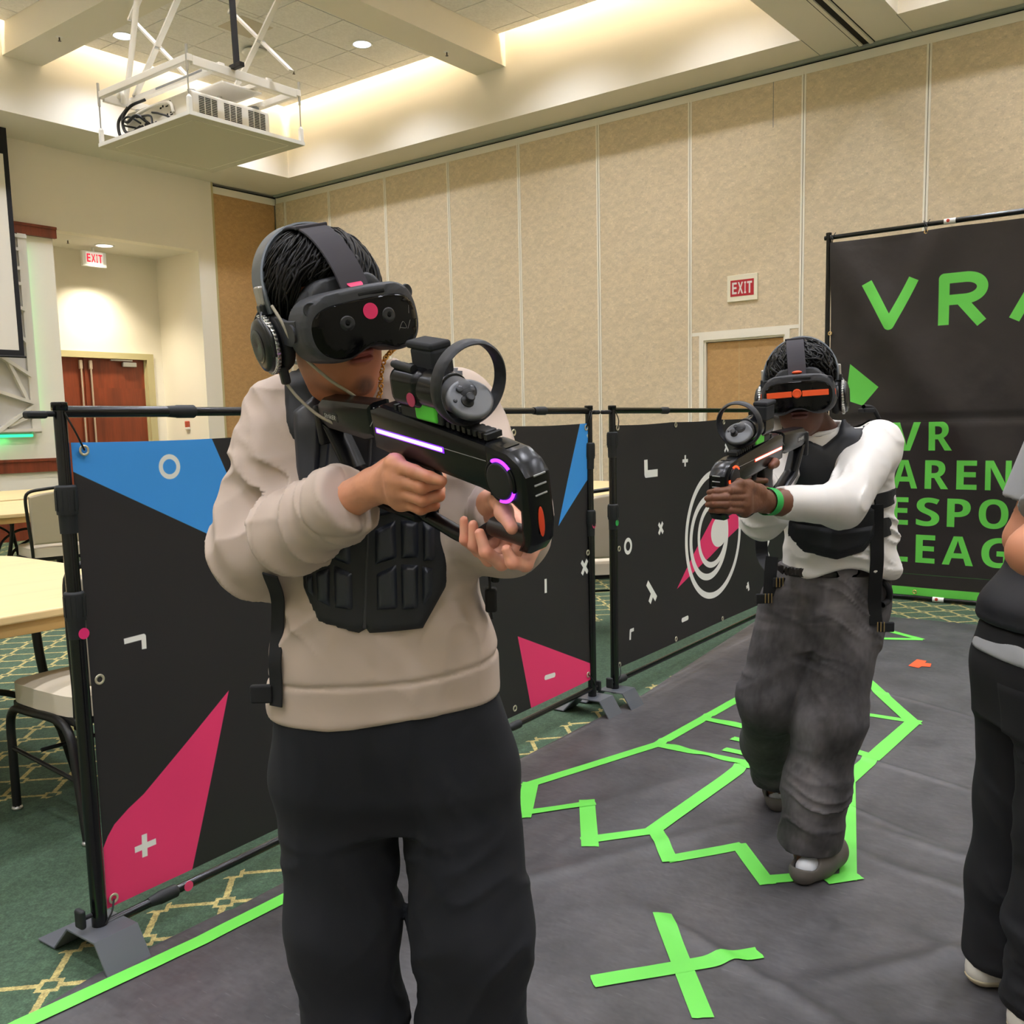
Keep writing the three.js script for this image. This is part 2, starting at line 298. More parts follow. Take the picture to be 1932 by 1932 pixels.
function tapeStrip(pts, w = .048) {
  const P = [], lift = .0022 + .0005 * (tapeLayer++ % 4);
  for (let i = 0; i < pts.length - 1; i++) { const [a, b] = [pts[i], pts[i + 1]], n = Math.max(1, Math.round(Math.hypot(b[0] - a[0], b[1] - a[1]) / .012)); for (let k = i ? 1 : 0; k <= n; k++) P.push([lerp(a[0], b[0], k / n), lerp(a[1], b[1], k / n)]); }
  const pos = [], uv = [], idx = [], n = P.length;
  P.forEach((p, i) => {
    const a = P[Math.max(0, i - 1)], b = P[Math.min(n - 1, i + 1)], dx = b[0] - a[0], dz = b[1] - a[1], L = Math.hypot(dx, dz), nx = -dz / L, nz = dx / L;
    const jag = i === 0 || i === n - 1 ? .006 : .0015;
    for (let q = 0; q < 5; q++) { const s = (q - 2) * w / 4, j = (vnoise(i * .7, q * 5.7, tapeLayer) - .5) * jag, x = p[0] + nx * s + dx / L * j, z = p[1] + nz * s + dz / L * j; pos.push(x, matH(x, z) + lift, z); uv.push(i * .012, q * .012); }
    if (i) { const c = (i - 1) * 5, d = i * 5; for (let q = 0; q < 4; q++) idx.push(c + q, c + q + 1, d + q, c + q + 1, d + q + 1, d + q); }
  });
  const g = new THREE.BufferGeometry(); g.setAttribute('position', new THREE.Float32BufferAttribute(pos, 3)); g.setAttribute('uv', new THREE.Float32BufferAttribute(uv, 2)); g.setIndex(idx); g.computeVertexNormals(); return g;
}
function tapeMark(name, label, strips) { const o = thing(name, label, 'tape'); strips.forEach(([pts, w]) => mesh('tape_strip', tapeStrip(pts, w), M.tape, o)); return o; }
tapeMark('tape_outline', 'large green tape outline of a gun on the black mat, under the white-shirted player', [
  [[[-1.889, -4.28], [-1.884, -3.36]]], [[[-1.884, -3.371], [-2.06, -2.687]]], [[[-2.063, -2.735], [-1.891, -2.455]], .06], [[[-1.927, -2.475], [-1.757, -2.695]], .042], [[[-1.798, -2.708], [-1.587, -2.405]], .055], [[[-1.632, -2.425], [-1.48, -2.62]]],
  [[[-1.484, -2.6], [-1.489, -3.335]], .055], [[[-1.474, -2.62], [-1.33, -2.452]], .05], [[[-1.347, -2.46], [-1.2, -2.68]]], [[[-1.217, -2.68], [-1.035, -2.482]], .05], [[[-1.062, -2.496], [-.985, -2.573]]], [[[-.915, -2.595], [-.845, -2.683]]],
  [[[-1.116, -3.4], [-.862, -2.64]]], [[[-1.121, -3.35], [-1.118, -4.27]], .062], [[[-1.1, -4.2], [-1.518, -4.83]], .06], [[[-1.87, -3.782], [-1.4, -3.74]], .044], [[[-1.5, -4.225], [-1.14, -4.24]], .044], [[[-1.887, -3.365], [-1.15, -3.36]], .05],
  [[[-1.667, -3.605], [-1.38, -3.585]], .044], [[[-1.635, -3.461], [-1.32, -3.443]], .044], [[[-1.33, -3.76], [-1.13, -3.708]], .05]]);
tapeMark('tape_cross', 'green tape X on the black mat near the camera', [[[[-1.199, -2.162], [-.904, -1.814]], .05], [[[-1.178, -1.788], [-1.09, -1.9], [-.911, -2.136]], .05]]);
tapeMark('edge_tape', 'long green tape line along the mat edge by the first barrier', [[[[-2.11, -.72], [-2.128, -.9], [-2.118, -1.1], [-2.104, -1.354], [-2.107, -1.66], [-2.115, -1.95]], .05]]);
tapeMark('tape_arrow', 'green tape arrow point on the mat before the tall banner', [[[[-1.87, -6.094], [-1.515, -5.875]], .05], [[[-1.8, -5.738], [-1.515, -5.879]], .05]]);
{ const o = thing('orange_marker', 'small orange tape arrow stuck on the black mat', 'tape'); const s = poly([[-1.406, 5.205], [-1.407, 5.369], [-1.355, 5.36], [-1.352, 5.307], [-1.319, 5.314], [-1.306, 5.243], [-1.346, 5.231], [-1.35, 5.188]]);
  mesh('tape_patch', extrude(s, .001).rotateX(-Math.PI / 2).translate(0, .0095, 0), mat(0xff5a2a, .6), o); }

// ---------- barriers: pole frames with printed banners ----------
const boxGrid = (w, h, nx, ny, fn, th = .0012) => {    // cloth sheet with two faces; fn gives the bulge at (u, v)
  const pos = [], uv = [], idx = [], N = (nx + 1) * (ny + 1);
  for (const side of [1, -1]) for (let j = 0; j <= ny; j++) for (let i = 0; i <= nx; i++) { const u = i / nx, v = j / ny, b = fn(u, v); pos.push(u * w + (b.x || 0), v * h + (b.y || 0), (b.z || 0) + side * th / 2); uv.push(u, v); }
  for (let j = 0; j < ny; j++) for (let i = 0; i < nx; i++) { const a = j * (nx + 1) + i, b = a + 1, c = a + nx + 1, d = c + 1; idx.push(a, b, c, b, d, c); idx.push(N + a, N + c, N + b, N + b, N + c, N + d); }
  const edge = k => k; for (let i = 0; i < nx; i++) { const a = i, b = i + 1; idx.push(a, N + a, b, b, N + a, N + b); const c = ny * (nx + 1) + i, d = c + 1; idx.push(c, d, N + c, d, N + d, N + c); }
  const g = new THREE.BufferGeometry(); g.setAttribute('position', new THREE.Float32BufferAttribute(pos, 3)); g.setAttribute('uv', new THREE.Float32BufferAttribute(uv, 2)); g.setIndex(idx); g.computeVertexNormals(); return g;
};
const PINK = '#ee3770', BLUE = '#3b9aec', INK = '#221f20', CHALK = '#ecebe4';
function printer(W, H, u0, v0, uw, vh) {               // draws in metres measured along the banner
  return (ctx, s) => {
    const X = u => (u - u0) / uw * W, Y = v => (1 - (v - v0) / vh) * H;
    const P = (pts, c) => { ctx.fillStyle = c; ctx.beginPath(); pts.forEach(([a, b], i) => i ? ctx.lineTo(X(a), Y(b)) : ctx.moveTo(X(a), Y(b))); ctx.closePath(); ctx.fill(); };
    const L = (pts, w, c = CHALK, cap = 'butt') => { ctx.strokeStyle = c; ctx.lineWidth = w / uw * W; ctx.lineCap = cap; ctx.lineJoin = 'round'; ctx.beginPath(); pts.forEach(([a, b], i) => i ? ctx.lineTo(X(a), Y(b)) : ctx.moveTo(X(a), Y(b))); ctx.stroke(); };
    const E = (u, v, a, b, w, c = CHALK) => { ctx.beginPath(); ctx.ellipse(X(u), Y(v), a / uw * W, b / vh * H, 0, 0, 7); if (w) { ctx.strokeStyle = c; ctx.lineWidth = w / uw * W; ctx.stroke(); } else { ctx.fillStyle = c; ctx.fill(); } };
    s(P, L, E, ctx, X, Y);
  };
}
const POLE = mat(0x0c0c0d, .2), RUBBER = mat(0x121416, .6), GROMMET = mat(0xd9d2b8, .3, { metalness: .7 });
const footProfile = [[-.24, .001], [-.12, .001], [-.07, .075], [.05, .075], [.12, .004], [.2, .004], [.2, .009], [.123, .009], [.053, .081], [-.073, .081], [-.123, .006], [-.24, .006]];
function barrier(label, bannerLabel, A, dir, L, spec) {
  const turn = Math.atan2(-dir[1], dir[0]);            // local +x runs along the barrier, local -z faces the mat side
  const o = thing('barrier_frame', label, 'barrier', [A[0], 0, A[1]], turn);
  for (const [x, k] of [[0, 0], [L, 1]]) {
    mesh('pole', [bar([x, .06, 0], [x, .915, 0], .0195), bar([x, .9, 0], [x, 1.165, 0], .0175), bar([x, 1.15, 0], [x, 1.392, 0], .0155), lathe([[0, 0], [.019, 0], [.019, .018], [.017, .02], [0, .02]], 18).translate(x, 1.38, 0)], POLE, o);
    for (const y of [spec.c1[k], spec.c2[k]]) { const g = [lathe([[.0205, -.08], [.0215, -.035], [.0245, -.034], [.0255, .03], [.022, .036], [.016, .037]], 22).translate(x, y, 0)]; for (let i = 0; i < 10; i++) g.push(xf(new THREE.BoxGeometry(.004, .05, .003), { p: [x + .0248 * Math.cos(i * .628), y, .0248 * Math.sin(i * .628)], r: [0, Math.PI / 2 - i * .628, 0] })); mesh('locking_collar', g, RUBBER, o); }
    const f = extrude(poly(footProfile), .12, .001, 1).translate(0, 0, -.06).rotateY(Math.PI / 2).translate(x, 0, 0);
    mesh('foot', f, mat(0x5a5d62, .45, { metalness: .2 }), o);
    mesh('wing_knob', [bar([x + (k ? .02 : -.02), .115, 0], [x + (k ? .045 : -.045), .115, 0], .006), rbox(.016, .05, .034, .007, x + (k ? .05 : -.05), .118, 0)], RUBBER, o);
    mesh('wing_knob', [bar([x + (k ? .015 : -.015), 1.372, 0], [x + (k ? .04 : -.045), 1.372, 0], .007), rbox(.05, .018, .03, .007, x + (k ? .055 : -.06), 1.37, 0)], RUBBER, o);
  }
  const y0 = spec.rail[0], y1 = spec.rail[1];
  mesh('top_rail', [bar([0, 1.377, 0], [L, 1.377, 0], .0125), bar([0, 1.377, 0], [spec.tc[0], 1.377, 0], .0145), bar([spec.tc[1], 1.377, 0], [L, 1.377, 0], .0145)], POLE, o);
  for (const x of spec.tc) mesh('rail_collar', lathe([[.0145, -.06], [.0165, -.03], [.0175, -.028], [.0178, .022], [.015, .026]], 18).rotateZ(-Math.PI / 2).translate(x, 1.377, 0), RUBBER, o);
  mesh('bottom_rail', [bar([0, y0, 0], [L, y1, 0], .0125), bar([0, y0, 0], [spec.bc[0], lerp(y0, y1, spec.bc[0] / L), 0], .011)], POLE, o);
  for (const x of spec.bc) mesh('rail_collar', lathe([[.0125, -.06], [.0165, -.03], [.0178, -.028], [.018, .022], [.015, .026]], 18).rotateZ(-Math.PI / 2).translate(x, lerp(y0, y1, x / L), 0), RUBBER, o);
  for (const [x, y, c] of spec.dots) mesh('sticker_dot', new THREE.CylinderGeometry(.014, .014, .0012, 20).rotateX(Math.PI / 2).translate(x, y, y > .3 ? .0205 : .0132), mat(c, .6), o);
  // the banner hangs between the poles
  const b = thing('printed_banner', bannerLabel, 'banner', [A[0], 0, A[1]], turn);
  const [u0, u1] = spec.u, vb = spec.v;                // vb: bottom left, bottom right, top left, top right
  const W = 2048, Hp = 980, vmin = Math.min(vb[0], vb[1]), vmax = Math.max(vb[2], vb[3]);
  const t = canvasTex(W, Hp, ctx => { ctx.fillStyle = INK; ctx.fillRect(0, 0, W, Hp); printer(W, Hp, u0, vmin, u1 - u0, vmax - vmin)(ctx, spec.print); });
  const g = boxGrid(u1 - u0, 1, 80, 40, (u, v) => ({ x: u0 + (v - .5) * (v - .5) * .0, y: lerp(lerp(vb[0], vb[1], u), lerp(vb[2], vb[3], u) - .012 * Math.sin(Math.PI * ((u * 4) % 1)) * .35, v) - v, z: .006 * (fbm(u * 5 + 3, v * 3, L * 3, 3) - .5) + .004 * Math.sin(u * 9 + v * 4) }));
  const uvA = g.attributes.uv, pA = g.attributes.position;
  for (let i = 0; i < uvA.count; i++) uvA.setXY(i, (pA.getX(i) - u0) / (u1 - u0), (pA.getY(i) - vmin) / (vmax - vmin));
  mesh('banner_cloth', g, new THREE.MeshStandardMaterial({ map: t, roughness: .62, side: THREE.DoubleSide }), b);
  for (const [x, y] of spec.grommets) mesh('grommet', new THREE.TorusGeometry(.0105, .0035, 8, 20).scale(1, 1, .6).translate(x, y, .0045), GROMMET, b);
  for (const [a, c, m] of spec.ties) mesh('cord_tie', tube([a, m || [(a[0] + c[0]) / 2, (a[1] + c[1]) / 2, .02], c], .0024, 16, 6), M.black, b);
  return [o, b];
}
const G = (P, L, E) => ({});
barrier('black pole barrier frame nearest the camera, by the beige chairs', 'black banner with a blue corner and pink shards behind the beige sweatshirt', [-2.272, -1.175], [-.035, -.9994], 2.434, {
  c1: [1.165, 1.2], c2: [.905, .9], rail: [.074, .118], tc: [.352, 2.06], bc: [.2, 1.83], dots: [[.006, .838, 0xe0246f], [.256, .08, 0xe0456f], [2.434, .868, 0xd0406a]],
  u: [.024, 2.424], v: [.112, .162, 1.303, 1.322],
  grommets: [[.052, 1.283], [.047, .711], [.04, .135], [1.856, 1.292], [2.405, 1.303], [2.405, .747], [2.395, .19], [1.821, .18], [.64, 1.288], [1.25, 1.29], [.62, .145], [1.22, .16]],
  ties: [[[.002, 1.375, .016], [.052, 1.284, .006], [.022, 1.33, .022]], [[2.434, 1.375, .016], [2.405, 1.304, .006], [2.41, 1.34, .022]], [[2.42, 1.375, .016], [2.405, 1.304, .006], [2.4, 1.345, .02]], [[.005, .085, .018], [.04, .134, .006]], [[2.43, .13, .018], [2.395, .19, .006]]],
  print: (P, L, E) => {
    P([[0, 1.34], [.415, 1.34], [.54, 1.06], [.51, .985], [.034, 1.227], [0, 1.245]], BLUE); E(.293, 1.232, .0265, .0265, .0125);
    L([[.122, .793], [.179, .795], [.178, .762]], .014);
    P([[.437, .589], [.272, .10], [0, .05], [.0, .24], [.018, .266], [.038, .302], [.058, .327], [.098, .354], [.146, .379]], PINK); L([[.11, .237], [.173, .238]], .016); L([[.14, .27], [.138, .208]], .016);
    P([[2.363, 1.34], [2.47, 1.34], [2.47, 1.108], [2.4, 1.06], [2.179, .888]], BLUE); L([[2.418, 1.276], [2.462, 1.212]], .02); L([[2.46, 1.276], [2.42, 1.212]], .02);
    L([[2.36, .712], [2.412, .656]], .02); L([[2.41, .714], [2.362, .654]], .02); L([[2.02, 1.2], [2.019, 1.151]], .017); L([[2.066, .677], [2.064, .617]], .017);
    P([[1.85, .473], [2.45, .224], [2.45, .10], [1.95, .10], [1.937, .15]], PINK); L([[2.048, .256], [2.113, .253]], .02, CHALK, 'round'); L([[.9, .9], [.95, .95]], .02); E(1.2, 1.1, .03, .03, .014);
    L([[1.3, .5], [1.37, .5]], .018); L([[.75, .42], [.75, .5]], .018);
  } });
barrier('black pole barrier frame farther along, beside the white-shirted player', 'black banner with white target rings and a pink dart, behind the white-shirted player', [-2.339, -3.774], [-.042, -.9991], 2.434, {
  c1: [1.244, 1.2], c2: [.914, .9], rail: [.112, .115], tc: [.537, 1.9], bc: [.07, 1.9], dots: [[0, .864, 0x2aa84a]],
  u: [.022, 2.40], v: [.17, .178, 1.31, 1.343],
  grommets: [[.043, 1.298], [.65, 1.304], [1.264, 1.311], [.046, .738], [.04, .185], [.649, .19], [1.257, .19], [1.868, .19], [1.85, 1.32], [2.38, 1.325]],
  ties: [[[.0, 1.375, .016], [.043, 1.3, .006], [.02, 1.335, .022]], [[.002, .115, .016], [.04, .185, .006]], [[2.43, 1.375, .016], [2.38, 1.325, .006]]],
  print: (P, L, E, ctx) => {
    P([[.67, .451], [1.618, 1.15], [1.728, 1.072], [1.8, .922], [1.802, .791], [1.567, .715], [1.338, .65], [1.1, .57]], PINK);
    E(1.148, .69, .355, .345, .034); E(1.085, .68, .235, .222, .036); E(1.13, .69, .18, .17, .032); E(1.213, .698, .108, .087, 0);
    L([[.333, 1.14], [.335, 1.07], [.459, 1.07]], .036); L([[.737, 1.116], [.801, 1.116]], .017); L([[.769, 1.146], [.769, 1.086]], .017); L([[1.285, 1.187], [1.33, 1.147]], .016); L([[1.303, 1.17], [1.277, 1.146]], .016);
    L([[.465, .815], [.515, .764]], .02); L([[.512, .817], [.465, .762]], .02); E(.134, .74, .031, .031, .018); L([[.328, .535], [.425, .44]], .032); L([[.39, .48], [.352, .432]], .03); L([[1.86, .57], [1.985, .455]], .036); L([[1.985, .57], [1.86, .455]], .036);
    L([[1.64, .345], [1.66, .292]], .022); L([[1.62, .315], [1.65, .325]], .02); L([[.733, .275], [.798, .276]], .024, CHALK, 'round'); L([[.15, .283], [.153, .328], [.187, .328]], .016);
  } });

// ---------- tall banner with green lettering ----------
{
  const X0 = -2.575, W = 2.45, Z = -7.17, TOPY = 2.628, o = thing('banner_stand', 'tall black pole stand holding the banner with large green lettering', 'stand', [X0, 0, Z]);
  mesh('upright', [bar([0, 0, 0], [0, TOPY + .02, 0], .018), bar([0, TOPY, 0], [0, TOPY + .035, 0], .021)], POLE, o); mesh('upright', [bar([W, 0, 0], [W, TOPY + .02, 0], .018)], POLE, o);
  mesh('top_rail', [bar([-.03, TOPY, 0], [W + .03, TOPY, 0], .016), bar([.85, TOPY, 0], [W, TOPY, 0], .0185)], POLE, o); mesh('bottom_rail', bar([0, .022, 0], [W, .022, 0], .018), POLE, o);
  for (const y of [TOPY, .022]) mesh('white_sticker', [new THREE.CylinderGeometry(.0195, .0195, .075, 18, 1).rotateZ(Math.PI / 2).translate(.83, y, 0)], mat(0xe9e6e2, .5), o);
  for (const y of [TOPY, .022]) mesh('red_dot', new THREE.SphereGeometry(.012, 12, 8).scale(1, 1, .25).translate(.82, y + .003, .0185), mat(0xc8432e, .5), o);
  for (const x of [0, W]) mesh('base_foot', rbox(.09, .02, .5, .008, x, .011, 0), M.black, o);
  const GREEN = '#68d052', b = thing('printed_banner', 'tall black banner with large green lettering behind the white-shirted player', 'banner', [X0, 0, Z]);
  const w = W - .05, y0 = .034, y1 = 2.585, TW = 1900, TH = 2048;
  const t = canvasTex(TW, TH, ctx => {
    ctx.fillStyle = '#2b2627'; ctx.fillRect(0, 0, TW, TH);
    const X = x => (x - X0 - .025) / w * TW, Y = y => (1 - (y - y0) / (y1 - y0)) * TH, S = TW / w;
    ctx.fillStyle = GREEN; ctx.fillRect(0, Y(.098), TW, TH);
    ctx.beginPath(); [[-2.194, 1.535], [-2.40, 1.71], [-2.43, 1.45], [-2.304, 1.405]].forEach(([a, c], i) => i ? ctx.lineTo(X(a), Y(c)) : ctx.moveTo(X(a), Y(c))); ctx.fill();
    ctx.strokeStyle = GREEN; ctx.lineJoin = 'round';
    const strokes = (list, lw) => { ctx.lineWidth = lw * S; for (const f of list) { ctx.beginPath(); f(ctx); ctx.stroke(); } };
    const line = pts => c => pts.forEach(([a, q], i) => i ? c.lineTo(X(a), Y(q)) : c.moveTo(X(a), Y(q)));
    strokes([line([[-2.283, 2.272], [-2.12, 1.965], [-1.966, 2.272]])], .072);
    strokes([c => { c.moveTo(X(-1.768), Y(1.937)); c.lineTo(X(-1.768), Y(2.248)); c.lineTo(X(-1.64), Y(2.248)); c.bezierCurveTo(X(-1.49), Y(2.25), X(-1.49), Y(2.105), X(-1.64), Y(2.103)); c.lineTo(X(-1.75), Y(2.103)); }, line([[-1.66, 2.1], [-1.525, 1.937]])], .07);
    strokes([line([[-1.33, 1.94], [-1.165, 2.25], [-1.0, 1.94]]), line([[-1.27, 2.02], [-1.06, 2.02]])], .07);
    ctx.textBaseline = 'alphabetic'; ctx.fillStyle = GREEN;
    const text = (s, x0, base, cap, adv) => { ctx.font = 'bold 400px sans-serif'; const m = ctx.measureText('E'), asc = m.actualBoundingBoxAscent || 290; for (let i = 0, x = x0; i < s.length; i++) { const k = cap * TH / (y1 - y0) / asc, wd = ctx.measureText(s[i]).width, wm = adv[i]; ctx.save(); ctx.translate(X(x), Y(base)); const mm = ctx.measureText(s[i]), l = -(mm.actualBoundingBoxLeft || 0), r = mm.actualBoundingBoxRight || wd; ctx.scale(wm * S / (r - l), k); ctx.fillText(s[i], -l, 0); ctx.restore(); x += wm + .045; } };
    text('VR', -2.09, 1.077, .205, [.2, .165]); text('ARENA', -2.09, .808, .203, [.18, .165, .14, .165, .18]); text('ESPORTS', -2.09, .545, .2, [.125, .165, .16, .19, .17, .15, .16]); text('LEAGUE', -2.09, .278, .203, [.13, .14, .205, .19, .17, .14]);
    ctx.fillStyle = '#2c5a2c'; ctx.fillRect(0, Y(.195), TW, 4); ctx.fillStyle = '#161314'; ctx.fillRect(0, Y(1.285), TW, 5);
  });
  const g = boxGrid(w, y1 - y0, 90, 100, (u, v) => {
    const dg = Math.exp(-Math.pow((u - .06) * .72 + (v - .95) * .55 + .03, 2) / .0035) * smooth(.75, .1, u), s2 = Math.exp(-Math.pow((u - .32) * .8 - (v - .98) * .5, 2) / .003) * smooth(.5, 1, v);
    return { z: .016 * (fbm(u * 5, v * 5, 4, 4) - .5) + .045 * dg + .03 * s2 - .012 * Math.exp(-Math.pow((v - .497) / .008, 2)) + .008 * Math.sin(u * 21) * .4, x: .025, y: y0 };
  });
  mesh('banner_cloth', g, new THREE.MeshStandardMaterial({ map: t, roughness: .36, side: THREE.DoubleSide, bumpMap: tex(256, 256, (u, v) => { const k = 255 * fbm(u * 8, v * 8, 5, 5, 8); return [k, k, k]; }, false, [2, 2]), bumpScale: .006 }), b);
  for (const [x, y] of [[.03, 2.57], [.68, 2.577], [.024, 1.94], [1.35, 2.577], [2.0, 2.577], [.024, .7], [.67, .066], [1.3, .066]]) mesh('grommet', new THREE.TorusGeometry(.0115, .004, 8, 18).translate(x, y, .014), mat(0xd8b878, .35, { metalness: .8 }), b);
  for (const x of [.03, .68, 1.35, 2.0]) mesh('cord_tie', [tube([[x - .02, TOPY + .025, .005], [x - .01, TOPY, .02], [x, 2.578, .014], [x + .008, TOPY, .02], [x + .02, TOPY + .03, .004]], .003, 20, 6), tube([[x - .01, TOPY + .018, .005], [x + .005, TOPY - .01, .022], [x + .014, TOPY - .02, .018]], .003, 12, 6)], M.black, b);
}

// ---------- tables and chairs ----------
M.maple = new THREE.MeshStandardMaterial({ roughness: .35, map: tex(256, 512, (u, v) => { const n = fbm(u * 30, v * 3, 4, 4, 64); const k = 1 + .1 * (n - .5); return [232 * k, 204 * k, 150 * k]; }) });
M.mapleEdge = mat(0xc9a466, .5); M.frame = mat(0x2b2a29, .38, { metalness: .5 }); M.seatCloth = mat(0xd3c8b2, .85, { bumpMap: grain(120, 40), bumpScale: .0004 }); M.backCloth = mat(0xc9bda6, .85);
function roundRect(x0, z0, x1, z1, r) { const s = new THREE.Shape(); s.moveTo(x0 + r, z0); s.lineTo(x1 - r, z0); s.quadraticCurveTo(x1, z0, x1, z0 + r); s.lineTo(x1, z1 - r); s.quadraticCurveTo(x1, z1, x1 - r, z1); s.lineTo(x0 + r, z1); s.quadraticCurveTo(x0, z1, x0, z1 - r); s.lineTo(x0, z0 + r); s.quadraticCurveTo(x0, z0, x0 + r, z0); return s; }
function table(label, x0, z0, x1, z1, r) {
  const cx = (x0 + x1) / 2, cz = (z0 + z1) / 2, hx = (x1 - x0) / 2, hz = (z1 - z0) / 2, o = thing('folding_table', label, 'table', [cx, 0, cz]);
  const g = extrude(roundRect(-hx, -hz, hx, hz, r), .03, .006, 2).rotateX(-Math.PI / 2).translate(0, .71, 0); metre(g);
  mesh('tabletop', g, M.maple, o); mesh('apron', extrude(roundRect(-hx + .015, -hz + .015, hx - .015, hz - .015, r), .05, .002, 1).rotateX(-Math.PI / 2).translate(0, .665, 0), M.mapleEdge, o);
  for (const s of [-1, 1]) { for (const q of [-1, 1]) mesh('leg', tube([[s * (hx - .38), .67, q * .24], [s * (hx - .36), .45, q * .25], [s * (hx - .32), .015, q * .33]], .017, 16, 10), M.frame, o);
    mesh('leg_brace', tube([[s * (hx - .33), .2, -.29], [s * (hx - .34), .32, -.23], [s * (hx - .35), .4, -.1], [s * (hx - .35), .42, 0], [s * (hx - .35), .4, .1], [s * (hx - .34), .32, .23], [s * (hx - .33), .2, .29]], .012, 30, 8), M.frame, o);
    mesh('leg_strut', bar([s * (hx - .36), .5, 0], [s * .1, .67, 0], .009), M.frame, o); }
  return o;
}
function metre(g) { const p = g.attributes.position, u = g.attributes.uv; for (let i = 0; i < p.count; i++) u.setXY(i, p.getX(i), p.getZ(i)); }
table('nearest maple folding table, with a beige chair at its edge beside the first barrier', -4.95, -2.2, -3.2, -.7, .2);
table('maple folding table past the nearest one, in front of a beige chair back', -9.0, -5.1, -7.45, -3.3, .1);
table('maple folding table farthest away, by the red chair rail', -10.75, -5.4, -9.2, -3.6, .1);
table('maple folding table seen in the gap between the two barriers', -5.6, -8.3, -4.05, -6.4, .15);
function cushion(w, d, h, r, puff) {                   // rounded slab with a crown
  const g = new RoundedBoxGeometry(w, h, d, 6, r), p = g.attributes.position, n = 0;
  for (let i = 0; i < p.count; i++) { const x = p.getX(i) / (w / 2), z = p.getZ(i) / (d / 2); if (p.getY(i) > 0) p.setY(i, p.getY(i) + puff * (1 - x * x) * (1 - z * z)); }
  g.computeVertexNormals(); return g;
}
function makeChair(label) {                            // faces local +z
  const o = thing('banquet_chair', label, 'chair', [0, 0, 0], 0, 'beige banquet chairs around the tables');
  const sg = new THREE.BoxGeometry(.44, .085, .45, 14, 4, 14), sp = sg.attributes.position;
  for (let i = 0; i < sp.count; i++) { let x = sp.getX(i), y = sp.getY(i), z = sp.getZ(i); const fx = Math.abs(x) / .22, fz = Math.abs(z) / .225, rx = Math.pow(fx, 6), rz = Math.pow(fz, 6), round = 1 - .1 * rx * rz; x *= round * (1 - .06 * (z < 0 ? -z / .225 : 0)); z *= round; if (y > 0) y += .014 * (1 - fx * fx) * (1 - fz * fz) - .012 * Math.max(rx, rz) * (y / .0425); else y += .004; sp.setXYZ(i, x, y, z); }
  sg.computeVertexNormals();
  mesh('seat_cushion', sg.translate(0, .437, 0), M.seatCloth, o); mesh('seat_pan', rbox(.42, .03, .43, .01, 0, .385, 0), M.frame, o);
  for (const s of [-1, 1]) {
    mesh('leg', tube([[s * .225, .012, .215], [s * .225, .2, .212], [s * .224, .34, .205], [s * .222, .375, .17], [s * .22, .38, .1]], .016, 24, 8), M.frame, o); mesh('leg', tube([[s * .235, .012, -.285], [s * .228, .2, -.24], [s * .222, .34, -.2], [s * .22, .378, -.15], [s * .22, .38, .1]], .016, 24, 8), M.frame, o);
    mesh('foot_glide', [lathe([[0, 0], [.016, 0], [.019, .006], [.015, .016], [0, .016]], 14).translate(s * .225, 0, .215), lathe([[0, 0], [.016, 0], [.019, .006], [.015, .016], [0, .016]], 14).translate(s * .235, 0, -.285)], M.steel, o);
    mesh('side_stretcher', bar([s * .226, .23, .21], [s * .228, .2, -.238], .008), M.frame, o);
  }
  mesh('cross_stretcher', bar([-.224, .26, 0], [.224, .26, 0], .007), M.frame, o);
  mesh('back_frame', tube([[-.19, .36, -.19], [-.2, .5, -.215], [-.222, .72, -.25], [-.225, .88, -.272], [-.2, .905, -.275], [-.1, .922, -.285], [0, .93, -.29], [.1, .922, -.285], [.2, .905, -.275], [.225, .88, -.272], [.222, .72, -.25], [.2, .5, -.215], [.19, .36, -.19]], .0125, 80, 8), M.frame, o);
  const bs = new THREE.Shape(); bs.moveTo(-.19, .5); bs.lineTo(.19, .5); bs.lineTo(.212, .87); bs.quadraticCurveTo(0, .93, -.212, .87); bs.closePath();
  const bg = extrude(bs, .045, .015, 4, 10); const bp = bg.attributes.position; for (let i = 0; i < bp.count; i++) bp.setZ(i, bp.getZ(i) - .02 - .215 - (bp.getY(i) - .5) * .17); bg.computeVertexNormals();
  mesh('backrest', bg, M.backCloth, o);
  return o;
}
const chair0 = makeChair('beige banquet chair at the nearest table, its seat beside the first barrier pole');
chair0.position.set(-3.222, 0, -1.735); chair0.rotation.y = -Math.PI / 2;
[[-7.5, -3.74, -1.8, 'beige banquet chair seen from behind at the maple table past the nearest one'], [-3.25, -5.15, -2.3, 'beige banquet chair seen in the gap between the two barriers']].forEach(([x, z, t, l]) => { const c = chair0.clone(); c.name = numbered('banquet_chair'); scene.add(c); c.position.set(x, 0, z); c.rotation.y = t; c.userData = { ...chair0.userData, label: l }; });

